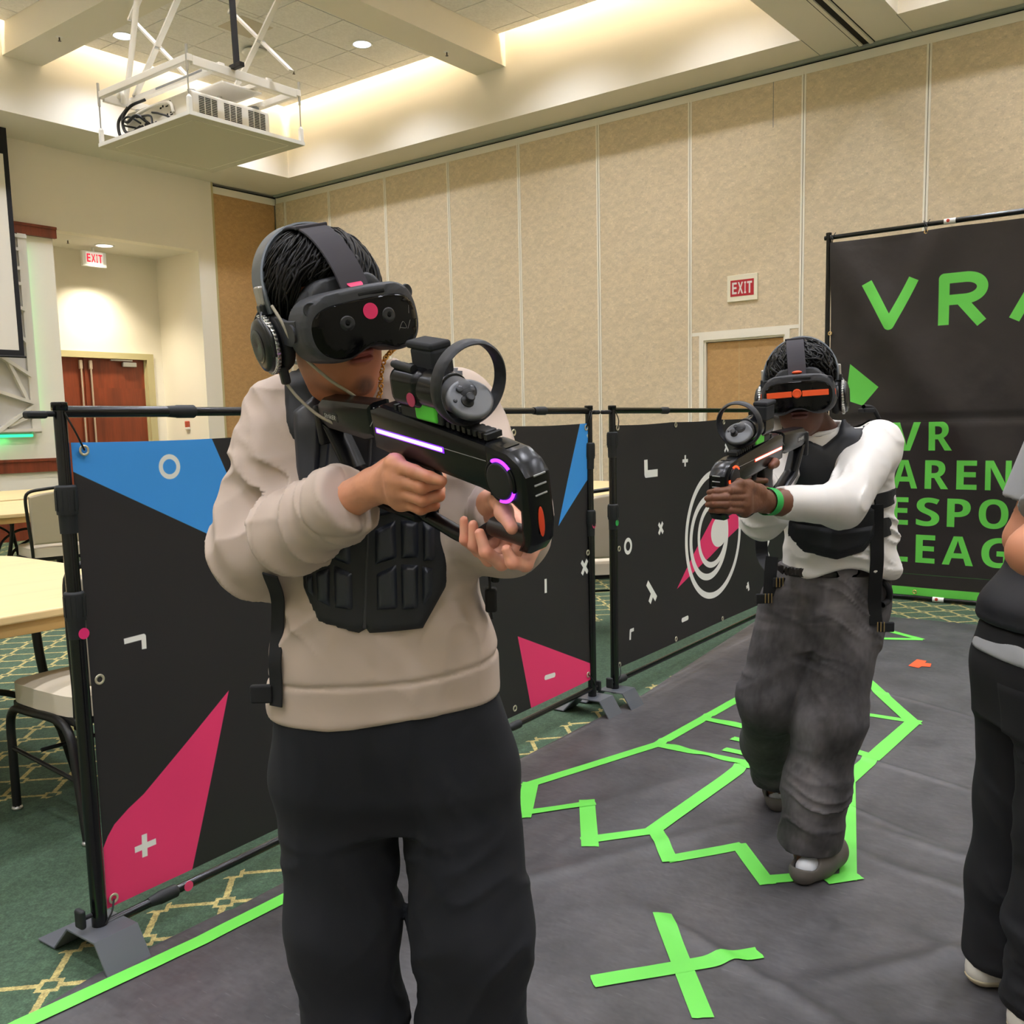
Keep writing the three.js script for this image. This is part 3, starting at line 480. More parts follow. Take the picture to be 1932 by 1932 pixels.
// ---------- projection screen, wall relief, signs ----------
{
  const o = thing('projection_screen', 'large white projection screen with a black border hanging at the left wall', 'screen', [-12.08, 0, 0]);
  const z0 = -5.86, z1 = -1.6, y0 = 2.3;
  mesh('screen_cloth', [box(-.003, y0 + .07, z0 + .06, .003, 4.68, z1 - .06)], mat(0xe4e0d6, .9), o);
  mesh('screen_border', [box(-.004, y0, z0, .004, y0 + .07, z1), box(-.004, y0 + .07, z0, .004, 4.68, z0 + .06), box(-.004, y0 + .07, z1 - .06, .004, 4.68, z1), box(-.004, 4.68, z0, .004, SOFFIT - .002, z1)], mat(0x15161b, .8), o);
  mesh('bottom_bar', [bar([0, y0 - .008, z0 - .02], [0, y0 - .008, z1 + .02], .014)], M.black, o);
  const r = thing('wall_relief', 'white wall panel of raised angular strips lit by green light', 'wall panel', [WX, 0, 0]);
  const rz0 = -6.14, rz1 = -1.5, ry0 = 1.36, ry1 = 3.835;
  mesh('relief_back', box(.03, ry0, rz0, .07, ry1, rz1), mat(0xcfcdc9, .7), r);
  const strip = (a, b, w = .075) => sbar([.085, a[1], a[0]], [.085, b[1], b[0]], w, .04);
  const PX = (z, y) => [z, y];
  const S = [[[-6.085, ry0], [-6.085, ry1], .11], [[rz0, ry0 + .04], [rz1, ry0 + .04], .08], [[rz0, ry1 - .035], [rz1, ry1 - .035], .07], [[-6.06, 1.74], [-5.2, 2.02], .13], [[-6.05, 1.70], [-5.55, 1.36], .11], [[-5.99, 1.78], [-5.76, 2.32], .09], [[-6.06, 1.60], [-5.72, 1.45], .07], [[-6.06, 2.08], [-5.4, 2.5], .11], [[-6.04, 2.5], [-5.8, 2.75], .08],
    [[-6.04, 3.64], [-5.7, 3.62], .07], [[-6.04, 3.41], [-5.7, 3.36], .07], [[-6.04, 3.22], [-5.7, 3.2], .06], [[-6.05, 2.9], [-5.7, 3.02], .09], [[-5.5, 1.4], [-5.0, 2.5], .12], [[-5.3, 1.75], [-4.4, 1.45], .12], [[-4.9, 2.4], [-4.2, 1.5], .12], [[-4.0, 1.4], [-3.4, 2.6], .12], [[-4.3, 2.6], [-3.0, 1.9], .12]];
  S.forEach(([a, b, w]) => mesh('relief_strip', strip(a, b, w), mat(0xdcd8cc, .6), r));
  const led = thing('green_light_strip', 'bright green light strip under the white wall relief', 'light', [WX, 0, 0]);
  mesh('light_tube', box(.035, ry0 - .045, rz0 + .1, .075, ry0 - .012, rz1), glow(0x2fe08a, 1.0), led); mesh('light_channel', box(.002, ry0 - .05, rz0 + .1, .035, ry0 - .008, rz1), M.white, led);
  areaLight(0x35e070, 3, 3.5, .05, [WX + .06, ry0 - .05, -4], [WX + .03, 0, -4]);
  const ledSide = thing('side_light_strip', 'thin green light strip behind the right edge of the white wall relief', 'light', [WX, 0, 0]);
  mesh('light_tube', box(.008, ry0 + .1, rz0 + .005, .028, ry1 - .1, rz0 + .02), glow(0x2fe08a, .8), ledSide);
  areaLight(0x35e070, 2.4, .03, 2.2, [WX + .02, 2.6, rz0 - .003], [WX - .02, 2.6, rz0 - .3]);
}
const exitText = (bg, fg, ps, w = 300, h = 200) => canvasTex(w, h, ctx => { ctx.fillStyle = bg; ctx.fillRect(0, 0, w, h); ctx.fillStyle = fg; ctx.font = 'bold 150px sans-serif'; const letters = 'EXIT', ws = [.24, .27, .1, .25]; let x = w * ps; for (let i = 0; i < 4; i++) { const mm = ctx.measureText(letters[i]), l = -(mm.actualBoundingBoxLeft || 0), r = mm.actualBoundingBoxRight || mm.width, W = ws[i] * w * (1 - 2 * ps); ctx.save(); ctx.translate(x, h * .86); ctx.scale(W / (r - l), h * .74 / 109); ctx.fillText(letters[i], -l, 0); ctx.restore(); x += W + w * (1 - 2 * ps) * .046; } });
{
  const o = thing('exit_sign', 'hanging white exit sign with glowing red letters above the wooden door', 'exit sign', [-13.3, 3.695, -7.545]);
  mesh('sign_box', rbox(.06, .215, .36, .008, 0, .11, 0), M.white, o); mesh('mount', bar([0, .21, 0], [0, .272, 0], .02), M.white, o);
  const t = exitText('#e8dcd8', '#ff1f4a', .05), face = new THREE.PlaneGeometry(.26, .16).rotateY(Math.PI / 2).translate(.0305, .12, 0);
  mesh('sign_face', new THREE.BoxGeometry(.002, .16, .26).translate(.0305, .12, 0), new THREE.MeshStandardMaterial({ map: t, roughness: .5, emissive: 0xffffff, emissiveMap: t, emissiveIntensity: .16 }), o);
  const p = thing('exit_sign', 'flat exit sign with white letters on red on the partition wall above the pass door', 'exit sign', [-4.61, 2.05, WZ]);
  const EW = .335, EH = .255; p.position.y = 2.79 - EH / 2 - .02;
  mesh('sign_plate', rbox(EW * 1.06, EH * 1.12, .02, .004, 0, EH / 2, .011), mat(0xf1ead2, .5), p);
  mesh('sign_face', new THREE.BoxGeometry(.275, .175, .003).translate(0, EH / 2, .0222), new THREE.MeshStandardMaterial({ map: exitText('#b9212f', '#e6dcd8', .07), roughness: .5 }), p);
  const s = thing('fire_strobe', 'small red and white fire strobe on the niche side wall', 'alarm', [-12.99, 1.40, NZ0]);
  mesh('strobe_body', rbox(.1, .1, .03, .012, 0, .05, .016), mat(0xb5523e, .5), s); mesh('strobe_lens', rbox(.1, .04, .03, .008, 0, -.012, .016), mat(0xe5e0d8, .4), s);
}
// ceiling fittings
function sprinkler(label, x, y, z) { const o = thing('sprinkler_head', label, 'sprinkler', [x, y, z]); mesh('escutcheon', lathe([[0, -.006], [.03, -.005], [.038, 0]], 18), M.white, o); mesh('deflector', [bar([0, 0, 0], [0, -.04, 0], .008), lathe([[0, -.042], [.018, -.042], [.018, -.045], [0, -.045]], 12)], mat(0x4a4038, .4, { metalness: .5 }), o); }
sprinkler('sprinkler head on the long beam nearest the folding wall', -7.637, BEAM, -8.817); sprinkler('sprinkler head on the beam at the upper left corner', -10.5, BEAM, -5.75); sprinkler('sprinkler head in the ceiling tiles between the downlights', -10.13, TILE, -8.673); sprinkler('sprinkler head in the door niche ceiling', -13.017, NY, -7.032);
{ const o = thing('smoke_detector', 'round white smoke detector under the ceiling tiles behind the projector lift', 'detector', [-9.939, TILE, -7.91]); mesh('detector_base', lathe([[0, 0], [.1, 0], [.1, -.02], [0, -.02]], 24), mat(0x8a8378, .6), o); mesh('detector_cover', lathe([[0, -.085], [.06, -.08], [.13, -.06], [.15, -.04], [.14, -.02], [0, -.02]], 28), M.white, o);
  const v = thing('air_vent', 'square perforated air vent among the ceiling tiles', 'vent', [-9.473, TILE, -7.428]); mesh('vent_frame', [box(-.28, -.004, -.28, .28, 0, .28)], M.tile, v); mesh('vent_grille', box(-.22, -.007, -.22, .22, -.004, .22), mat(0xd2cabc, .8), v); }

// ---------- projector lift ----------
{
  const o = thing('projector_lift', 'white scissor lift with frame and ceiling panel carrying the projector', 'projector lift', [-6.25, 3.4, -4.455]);
  const wm = mat(0xe6e2d8, .45), hx = .56, hz = .485;
  mesh('closure_panel', [box(-hx, 0, -hz, hx, .018, hz)], mat(0xcac4b4, .8), o); mesh('panel_edge', [box(-hx - .003, .001, hz - .012, hx + .003, .026, hz + .003), box(hx - .012, .001, -hz + .012, hx + .003, .026, hz - .012), box(-hx - .003, .001, -hz + .012, -hx + .012, .026, hz - .012), box(-hx - .003, .001, -hz - .003, hx + .003, .026, -hz + .012)], M.white, o);
  mesh('panel_inset', [box(-hx + .08, -.002, hz - .085, hx - .08, 0, hz - .08), box(hx - .085, -.002, -hz + .08, hx - .08, 0, hz - .08), box(-hx + .08, -.002, -hz + .08, -hx + .085, 0, hz - .08), box(-hx + .08, -.002, -hz + .08, hx - .08, 0, -hz + .085)], M.trim, o);
  const fy = .385;
  for (const z of [hz - .03, -hz + .03]) mesh('frame_rail', rbox(2 * hx, .045, .04, .004, 0, fy - .02, z), wm, o);
  for (const x of [hz + .06, -hz - .06]) mesh('frame_rail', rbox(.03, .06, 2 * hz - .1, .004, x, fy - .03, 0), wm, o);
  mesh('slide_channel', [rbox(1.1, .035, .05, .004, 0, fy, .2), rbox(1.1, .035, .05, .004, 0, fy, -.2)], wm, o); mesh('channel_slot', [box(-.2, fy - .002, .215, .36, fy + .012, .227)], M.grey, o);
  mesh('mount_plate', [rbox(.5, .012, .34, .003, .12, fy - .03, -.1), bar([.1, .24, -.1], [.1, fy - .03, -.1], .02), sbar([-.1, .27, -.05], [.02, fy - .04, -.15], .05, .02), rbox(.6, .03, .04, .004, .1, .27, -.25)], wm, o);
  for (const [x, z] of [[hx - .015, hz - .015], [-hx + .015, hz - .015], [hx - .015, -hz + .015], [-hx + .015, -hz + .015]]) { mesh('corner_rod', [bar([x, .09, z], [x, fy + .03, z], .005), bar([x, fy - .1, z], [x, fy + .06, z], .0095)], M.steel, o); mesh('corner_post', [rbox(.03, .1, .03, .006, x, .07, z), new THREE.ConeGeometry(.018, .025, 4).rotateY(.78).translate(x, .13, z)], M.white, o); }
  // two scissor stacks up to the ceiling
  const LV = 4, y0 = fy + .02, y1 = TILE - 3.4, dy = (y1 - y0) / LV;
  for (const [cx, z, w] of [[-.17, .2, .31], [.47, -.2, .3]]) for (let k = 0; k < LV; k++) for (const s of [1, -1]) {
    const a = [cx - s * w, y0 + k * dy, z + s * .015], b = [cx + s * w, y0 + (k + 1) * dy, z + s * .015];
    mesh('scissor_arm', sbar(a, b, .042, .014), wm, o); if (s > 0) mesh('pivot_bolt', [bar([cx, y0 + (k + .5) * dy, z - .035], [cx, y0 + (k + .5) * dy, z + .035], .012), bar([a[0], a[1], z - .03], [a[0], a[1], z + .035], .011), bar([b[0], b[1], z - .03], [b[0], b[1], z + .035], .011)], M.steel, o);
  }
  mesh('lift_strap', sbar([.6, fy, .115], [.56, y1, .13], .045, .012), mat(0x18181c, .7), o); mesh('strap_bracket', rbox(.12, .03, .04, .004, .6, fy + .005, .115), M.black, o);
  mesh('cable_hose', [tube([[-.62, fy - .02, .3], [-.45, fy + .01, .33], [-.5, fy - .06, .3], [-.42, fy + .4, .24], [-.3, fy + 1, .22], [-.3, y1, .2]], .022, 60, 8)], wm, o);

  const p = thing('projector', 'white projector with slotted grilles hanging in the ceiling lift', 'projector', [-6.25, 3.435, -4.44]);
  const pw = mat(0xe9e4d8, .5);
  const bodyG = extrude(roundRect(-.41, 0, .39, .2, .03), .66, .015, 3).translate(0, 0, -.33);
  mesh('projector_body', bodyG, pw, p);
  for (let k = 0; k < 3; k++) for (let q = 0; q < 3; q++) for (let i = 0; i < 12; i++) { if (k === 0 && q === 0 && i === 0) p.userData.slots = 108; }
  const slots = []; for (let k = 0; k < 3; k++) for (let q = 0; q < 3; q++) for (let i = 0; i < 12; i++) slots.push(box(.388, .035 + i * .0115, .27 - k * .205 - q * .052 - .042, .3925, .0405 + i * .0115, .27 - k * .205 - q * .052));
  delete p.userData.slots;
  mesh('grille_slots', slots, M.dark, p).userData.kind = 'stuff';
  const ports = []; for (const [x, y, w, h] of [[.02, .14, .02, .012], [.05, .145, .015, .015], [.09, .14, .03, .008], [.12, .15, .03, .008], [.12, .165, .03, .008], [.1, .07, .014, .025], [.14, .09, .03, .008], [.14, .075, .03, .008], [-.1, .05, .04, .02], [-.18, .06, .05, .025], [-.25, .05, .05, .03], [-.2, .11, .03, .015], [-.05, .06, .02, .012]]) ports.push(box(x, y, .328, x + w, y + h, .332));
  mesh('port_panel', ports, M.dark, p).userData.kind = 'stuff';
  mesh('projector_foot', [lathe([[0, 0], [.025, 0], [.03, .025], [0, .025]], 16).translate(.33, .2, -.25), lathe([[0, 0], [.025, 0], [.03, .025], [0, .025]], 16).translate(.3, .2, .26), lathe([[0, 0], [.025, 0], [.03, .025], [0, .025]], 16).translate(-.34, .2, .26)], M.grey, p);
  const cab = [[[-.18, .06, .34], [-.3, .03, .4], [-.36, .14, .39], [-.3, .22, .36], [-.2, .26, .3]], [[-.22, .07, .34], [-.36, .0, .4], [-.4, .12, .4], [-.33, .22, .36]], [[-.1, .06, .34], [-.16, .12, .4], [-.28, .1, .4], [-.36, .13, .38]], [[-.05, .05, .34], [.02, .01, .4], [-.02, .09, .38], [-.2, .12, .38]], [[.08, .0, .36], [.2, .03, .37], [.05, .1, .36], [-.05, .13, .35]], [[-.24, .06, .34], [-.32, .09, .42], [-.26, .13, .41], [-.18, .08, .36]]];
  cab.forEach((c, i) => mesh('cable', tube(c, i < 3 ? .011 : .007, 30, 7), M.black, p)); mesh('cable_loop', tube([[-.38, .12, .34], [-.2, .15, .36], [.1, .16, .36], [.18, .14, .35], [.2, .08, .345]], .012, 30, 8), pw, p); mesh('plug_block', [rbox(.09, .03, .03, .005, .2, .02, .35), rbox(.05, .04, .04, .005, -.18, .03, .35)], M.black, p);
}
// ---------- distance fields and their meshing, for bodies and clothes ----------
const cap = (a, b, ra, rb = ra) => { const [ax, ay, az] = a, dx = b[0] - ax, dy = b[1] - ay, dz = b[2] - az, L = dx * dx + dy * dy + dz * dz || 1e-9; return (x, y, z) => { const t = clamp(((x - ax) * dx + (y - ay) * dy + (z - az) * dz) / L); const X = x - ax - dx * t, Y = y - ay - dy * t, Z = z - az - dz * t; return Math.sqrt(X * X + Y * Y + Z * Z) - ra - (rb - ra) * t; }; };
const ell = (c, r, turn = 0) => { const cs = Math.cos(turn), sn = Math.sin(turn); return (x, y, z) => { let X = x - c[0], Z = z - c[2]; const Y = y - c[1]; if (turn) { const q = X * cs - Z * sn; Z = X * sn + Z * cs; X = q; } const k0 = Math.hypot(X / r[0], Y / r[1], Z / r[2]), k1 = Math.hypot(X / (r[0] * r[0]), Y / (r[1] * r[1]), Z / (r[2] * r[2])); return k1 < 1e-9 ? -Math.min(...r) : k0 * (k0 - 1) / k1; }; };
const smin = (a, b, k) => { const h = Math.max(k - Math.abs(a - b), 0) / k; return Math.min(a, b) - h * h * k * .25; };
const smax = (a, b, k) => -smin(-a, -b, k);
const blend = (k, ...f) => (x, y, z) => { let d = f[0](x, y, z); for (let i = 1; i < f.length; i++) d = smin(d, f[i](x, y, z), k); return d; };
// limb: chain of tapered bones
const chain = (pts, rs, k = .02) => { const f = []; for (let i = 0; i < pts.length - 1; i++) f.push(cap(pts[i], pts[i + 1], rs[i], rs[i + 1])); return f.length > 1 ? blend(k, ...f) : f[0]; };
// column of ellipses: rows of [y, centre x, centre z, half width, half depth]
function column(rows, pow = 2.3) {
  return (x, y, z) => {
    let i = 0; while (i < rows.length - 2 && y > rows[i + 1][0]) i++;
    const a = rows[i], b = rows[i + 1], t = smooth(0, 1, (y - a[0]) / (b[0] - a[0])), cx = lerp(a[1], b[1], t), cz = lerp(a[2], b[2], t), w = lerp(a[3], b[3], t), d = lerp(a[4], b[4], t);
    const q = Math.pow(Math.pow(Math.abs(x - cx) / w, pow) + Math.pow(Math.abs(z - cz) / d, pow), 1 / pow);
    const s = (q - 1) * Math.min(w, d), top = y - rows[rows.length - 1][0], bot = rows[0][0] - y;
    return Math.max(s, top, bot);
  };
}
function meshField(f, lo, hi, h, keep = 1.7) {          // naive surface nets with normals from the field
  const n = [0, 1, 2].map(i => Math.ceil((hi[i] - lo[i]) / h) + 1), [nx, ny, nz] = n, D = new Float32Array(nx * ny * nz), at = (i, j, k) => (k * ny + j) * nx + i, S = 4;
  for (let k0 = 0; k0 < nz; k0 += S) for (let j0 = 0; j0 < ny; j0 += S) for (let i0 = 0; i0 < nx; i0 += S) {
    const c = f(lo[0] + (i0 + 1.5) * h, lo[1] + (j0 + 1.5) * h, lo[2] + (k0 + 1.5) * h), far = Math.abs(c) > h * 3.2 * keep;
    for (let k = k0; k < Math.min(k0 + S, nz); k++) for (let j = j0; j < Math.min(j0 + S, ny); j++) for (let i = i0; i < Math.min(i0 + S, nx); i++) D[at(i, j, k)] = far ? c : f(lo[0] + i * h, lo[1] + j * h, lo[2] + k * h);
  }
  const id = new Int32Array(nx * ny * nz).fill(-1), pos = [], E = [[0, 1], [2, 3], [4, 5], [6, 7], [0, 2], [1, 3], [4, 6], [5, 7], [0, 4], [1, 5], [2, 6], [3, 7]];
  for (let k = 0; k < nz - 1; k++) for (let j = 0; j < ny - 1; j++) for (let i = 0; i < nx - 1; i++) {
    const v = []; let m = 0; for (let c = 0; c < 8; c++) { v[c] = D[at(i + (c & 1), j + (c >> 1 & 1), k + (c >> 2))]; if (v[c] < 0) m |= 1 << c; }
    if (m === 0 || m === 255) continue;
    let sx = 0, sy = 0, sz = 0, q = 0;
    for (const [a, b] of E) if ((v[a] < 0) !== (v[b] < 0)) { const t = v[a] / (v[a] - v[b]); sx += lerp(a & 1, b & 1, t); sy += lerp(a >> 1 & 1, b >> 1 & 1, t); sz += lerp(a >> 2, b >> 2, t); q++; }
    id[at(i, j, k)] = pos.length / 3; pos.push(lo[0] + (i + sx / q) * h, lo[1] + (j + sy / q) * h, lo[2] + (k + sz / q) * h);
  }
  const idx = [], quad = (a, b, c, d, flip) => { if (a < 0 || b < 0 || c < 0 || d < 0) return; if (flip) idx.push(a, c, b, a, d, c); else idx.push(a, b, c, a, c, d); };
  for (let k = 1; k < nz - 1; k++) for (let j = 1; j < ny - 1; j++) for (let i = 1; i < nx - 1; i++) {
    const s = D[at(i, j, k)] < 0;
    if (s !== D[at(i + 1, j, k)] < 0) quad(id[at(i, j - 1, k - 1)], id[at(i, j, k - 1)], id[at(i, j, k)], id[at(i, j - 1, k)], !s);
    if (s !== D[at(i, j + 1, k)] < 0) quad(id[at(i - 1, j, k - 1)], id[at(i - 1, j, k)], id[at(i, j, k)], id[at(i, j, k - 1)], !s);
    if (s !== D[at(i, j, k + 1)] < 0) quad(id[at(i - 1, j - 1, k)], id[at(i, j - 1, k)], id[at(i, j, k)], id[at(i - 1, j, k)], !s);
  }
  const N = new Float32Array(pos.length), e = h * .6;
  for (let i = 0; i < pos.length; i += 3) { const x = pos[i], y = pos[i + 1], z = pos[i + 2]; let a = f(x + e, y, z) - f(x - e, y, z), b = f(x, y + e, z) - f(x, y - e, z), c = f(x, y, z + e) - f(x, y, z - e); const L = Math.hypot(a, b, c) || 1; N[i] = a / L; N[i + 1] = b / L; N[i + 2] = c / L; }
  const g = new THREE.BufferGeometry(); g.setAttribute('position', new THREE.Float32BufferAttribute(pos, 3)); g.setAttribute('normal', new THREE.BufferAttribute(N, 3)); g.setIndex(idx);
  const uv = new Float32Array(pos.length / 3 * 2); for (let i = 0; i < pos.length / 3; i++) { uv[i * 2] = pos[i * 3] + pos[i * 3 + 2] * .6; uv[i * 2 + 1] = pos[i * 3 + 1]; } g.setAttribute('uv', new THREE.BufferAttribute(uv, 2));
  return g;
}
// per-vertex colour (dye, skin tone) from a function of the point
function tint(g, fn) { const p = g.attributes.position, c = new Float32Array(p.count * 3), k = new THREE.Color(); for (let i = 0; i < p.count; i++) { const q = fn(p.getX(i), p.getY(i), p.getZ(i)); k.setRGB(q[0] / 255, q[1] / 255, q[2] / 255, THREE.SRGBColorSpace); c[i * 3] = k.r; c[i * 3 + 1] = k.g; c[i * 3 + 2] = k.b; } g.setAttribute('color', new THREE.BufferAttribute(c, 3)); return g; }
function joinIndexed(list) {
  let n = 0, m = 0; for (const g of list) { n += g.attributes.position.count; m += g.index.count; }
  const P = new Float32Array(n * 3), N = new Float32Array(n * 3), U = new Float32Array(n * 2), C = new Float32Array(n * 3).fill(1), I = new Uint32Array(m); let o = 0, q = 0;
  for (const g of list) { P.set(g.attributes.position.array, o * 3); N.set(g.attributes.normal.array, o * 3); if (g.attributes.uv) U.set(g.attributes.uv.array, o * 2); if (g.attributes.color) C.set(g.attributes.color.array, o * 3); for (let i = 0; i < g.index.count; i++) I[q++] = g.index.array[i] + o; o += g.attributes.position.count; }
  const r = new THREE.BufferGeometry(); r.setAttribute('position', new THREE.BufferAttribute(P, 3)); r.setAttribute('normal', new THREE.BufferAttribute(N, 3)); r.setAttribute('uv', new THREE.BufferAttribute(U, 2)); r.setAttribute('color', new THREE.BufferAttribute(C, 3)); r.setIndex(new THREE.BufferAttribute(I, 1)); return r;
}
const bounds = (pts, m) => [[0, 1, 2].map(i => Math.min(...pts.map(p => p[i])) - m), [0, 1, 2].map(i => Math.max(...pts.map(p => p[i])) + m)];
const mix3 = (a, b, t) => [0, 1, 2].map(i => lerp(a[i], b[i], t));

// ---------- hands: every finger its own chain ----------
// spec: wrist, mcp/pip/dip/tip (four points each, index to little finger), thumb (base, knuckle, joint, tip)
function handField(s, k = 1) {
  const R = [[.0098, .0088, .0078, .0064], [.0100, .0090, .0080, .0066], [.0096, .0086, .0076, .0062], [.0086, .0076, .0068, .0056]].map(r => r.map(q => q * k));
  const fingers = [0, 1, 2, 3].map(i => chain([s.mcp[i], s.pip[i], s.dip[i], s.tip[i]], R[i], .004));
  const knuckles = [0, 1, 2, 3].map(i => cap(s.wrist, s.mcp[i], .0155 * k, .0118 * k));
  const web = [0, 1, 2].map(i => cap(s.mcp[i], s.mcp[i + 1], .0118 * k));
  const thumb = chain(s.thumb, [.0165 * k, .0125 * k, .0105 * k, .0075 * k], .008);
  const palm = blend(.012, ...knuckles, ...web, cap(s.wrist, s.fore, .0245 * k, .027 * k), cap(s.wrist, s.thumb[0], .02 * k, .017 * k));
  return (x, y, z) => {
    let d = smin(palm(x, y, z), thumb(x, y, z), .010), fd = 1e9;
    for (const f of fingers) fd = Math.min(fd, f(x, y, z));
    return smin(d, fd, .007);
  };
}
function handMesh(s, k, tone) {
  const pts = [s.wrist, s.fore, ...s.mcp, ...s.pip, ...s.dip, ...s.tip, ...s.thumb], [lo, hi] = bounds(pts, .035);
  const f0 = handField(s, k), f = (x, y, z) => f0(x, y, z) + .0005 * (vnoise(x * 260, y * 260, z * 260) - .5);
  const g = meshField(f, lo, hi, .0026);
  return tint(g, (x, y, z) => { let w = 0; for (const q of [...s.pip, ...s.dip]) { const d = Math.hypot(x - q[0], y - q[1], z - q[2]); w = Math.max(w, smooth(.013, .006, d)); } for (const q of [...s.tip, s.thumb[3]]) { const d = Math.hypot(x - q[0], y - q[1], z - q[2]); w = Math.max(w, .7 * smooth(.012, .005, d)); } const n = .94 + .12 * fbm(x * 60, y * 60, z * 60, 2); return [tone[0] * n * (1 - .02 * w), tone[1] * n * (1 - .10 * w), tone[2] * n * (1 - .12 * w)]; });
}

// ---------- heads: local frame, +z out of the face, +y up ----------
function headField(jaw = 1) {
  const skull = ell([0, .045, -.012], [.074, .088, .094]), face = ell([0, -.012, .026], [.061, .085, .068]), jw = ell([0, -.066, .03], [.049 * jaw, .044, .05]), chin = ell([0, -.099, .060], [.022, .017, .02]);
  const nose = chain([[0, .028, .090], [0, -.006, .104], [0, -.02, .112]], [.008, .011, .0125], .006), alar = blend(.004, ell([.012, -.022, .1], [.009, .008, .011]), ell([-.012, -.022, .1], [.009, .008, .011]));
  const lipU = blend(.004, ell([.008, -.0475, .0925], [.015, .0052, .010]), ell([-.008, -.0475, .0925], [.015, .0052, .010])), lipL = ell([0, -.0585, .0915], [.020, .0068, .0105]), groove = cap([-.022, -.0525, .098], [.022, -.0525, .098], .0022);
  const ear = s => blend(.006, ell([s * .079, .004, -.012], [.009, .031, .018], s * .35), ell([s * .077, -.022, -.006], [.007, .012, .01]));
  const eyes = blend(.004, ell([.031, .022, .088], [.017, .010, .014]), ell([-.031, .022, .088], [.017, .010, .014])), balls = blend(.002, ell([.031, .02, .073], [.012, .0115, .012]), ell([-.031, .02, .073], [.012, .0115, .012]));
  const brow = blend(.01, cap([-.045, .04, .074], [-.012, .038, .088], .008), cap([.045, .04, .074], [.012, .038, .088], .008)), cheek = blend(.02, ell([.042, -.012, .064], [.022, .02, .022]), ell([-.042, -.012, .064], [.022, .02, .022]));
  const e1 = ear(1), e2 = ear(-1);
  return (x, y, z) => {
    let d = smin(smin(skull(x, y, z), face(x, y, z), .03), jw(x, y, z), .03); d = smin(d, chin(x, y, z), .022); d = smin(d, cheek(x, y, z), .02); d = smin(d, brow(x, y, z), .012);
    d = smax(d, -eyes(x, y, z), .012); d = smin(d, balls(x, y, z), .003);
    d = smin(d, nose(x, y, z), .010); d = smin(d, alar(x, y, z), .005); d = smin(d, Math.min(lipU(x, y, z), lipL(x, y, z)), .005); d = smax(d, -groove(x, y, z), .003);
    return smin(d, Math.min(e1(x, y, z), e2(x, y, z)), .006);
  };
}
function headMesh(M4, neckTo, neckR, tone, lips, beard) {   // head and neck in the person's frame; beard: darker hair roots on the chin
  const f0 = headField(), inv = M4.clone().invert(), v = V(), nb = V(0, -.05, -.022).applyMatrix4(M4), neck = cap([nb.x, nb.y, nb.z], neckTo, neckR * .98, neckR * 1.08), c = V(0, .02, 0).applyMatrix4(M4);
  const f = (x, y, z) => { v.set(x, y, z).applyMatrix4(inv); return smin(f0(v.x, v.y, v.z), neck(x, y, z), .022); };
  const g = meshField(f, [c.x - .17, Math.min(c.y - .2, neckTo[1] - .03), Math.min(c.z - .17, neckTo[2] - .07)], [c.x + .17, c.y + .19, c.z + .17], .0034);
  return tint(g, (x, y, z) => {
    v.set(x, y, z).applyMatrix4(inv); const n = .95 + .1 * fbm(x * 50, y * 50, z * 50, 3), lp = v.z > .07 ? smooth(.0, -.004, Math.abs(v.y + .053) - .011) * smooth(.026, .018, Math.abs(v.x)) : 0;
    let b = 0; if (beard && v.z > .03) { const m = smooth(.020, .006, Math.hypot(v.x * .8, v.y + .1)) * .6 + .5 * smooth(.006, .002, Math.abs(v.y + .036)) * smooth(.03, .01, Math.abs(v.x)); b = clamp(m * (.7 + .5 * vnoise(v.x * 300, v.y * 220, v.z * 300))) * beard; }
    const q = [0, 1, 2].map(i => lerp(tone[i] * n, lips[i], lp * .85)); return q.map((a, i) => lerp(a, [34, 24, 20][i], b * .85));
  });
}
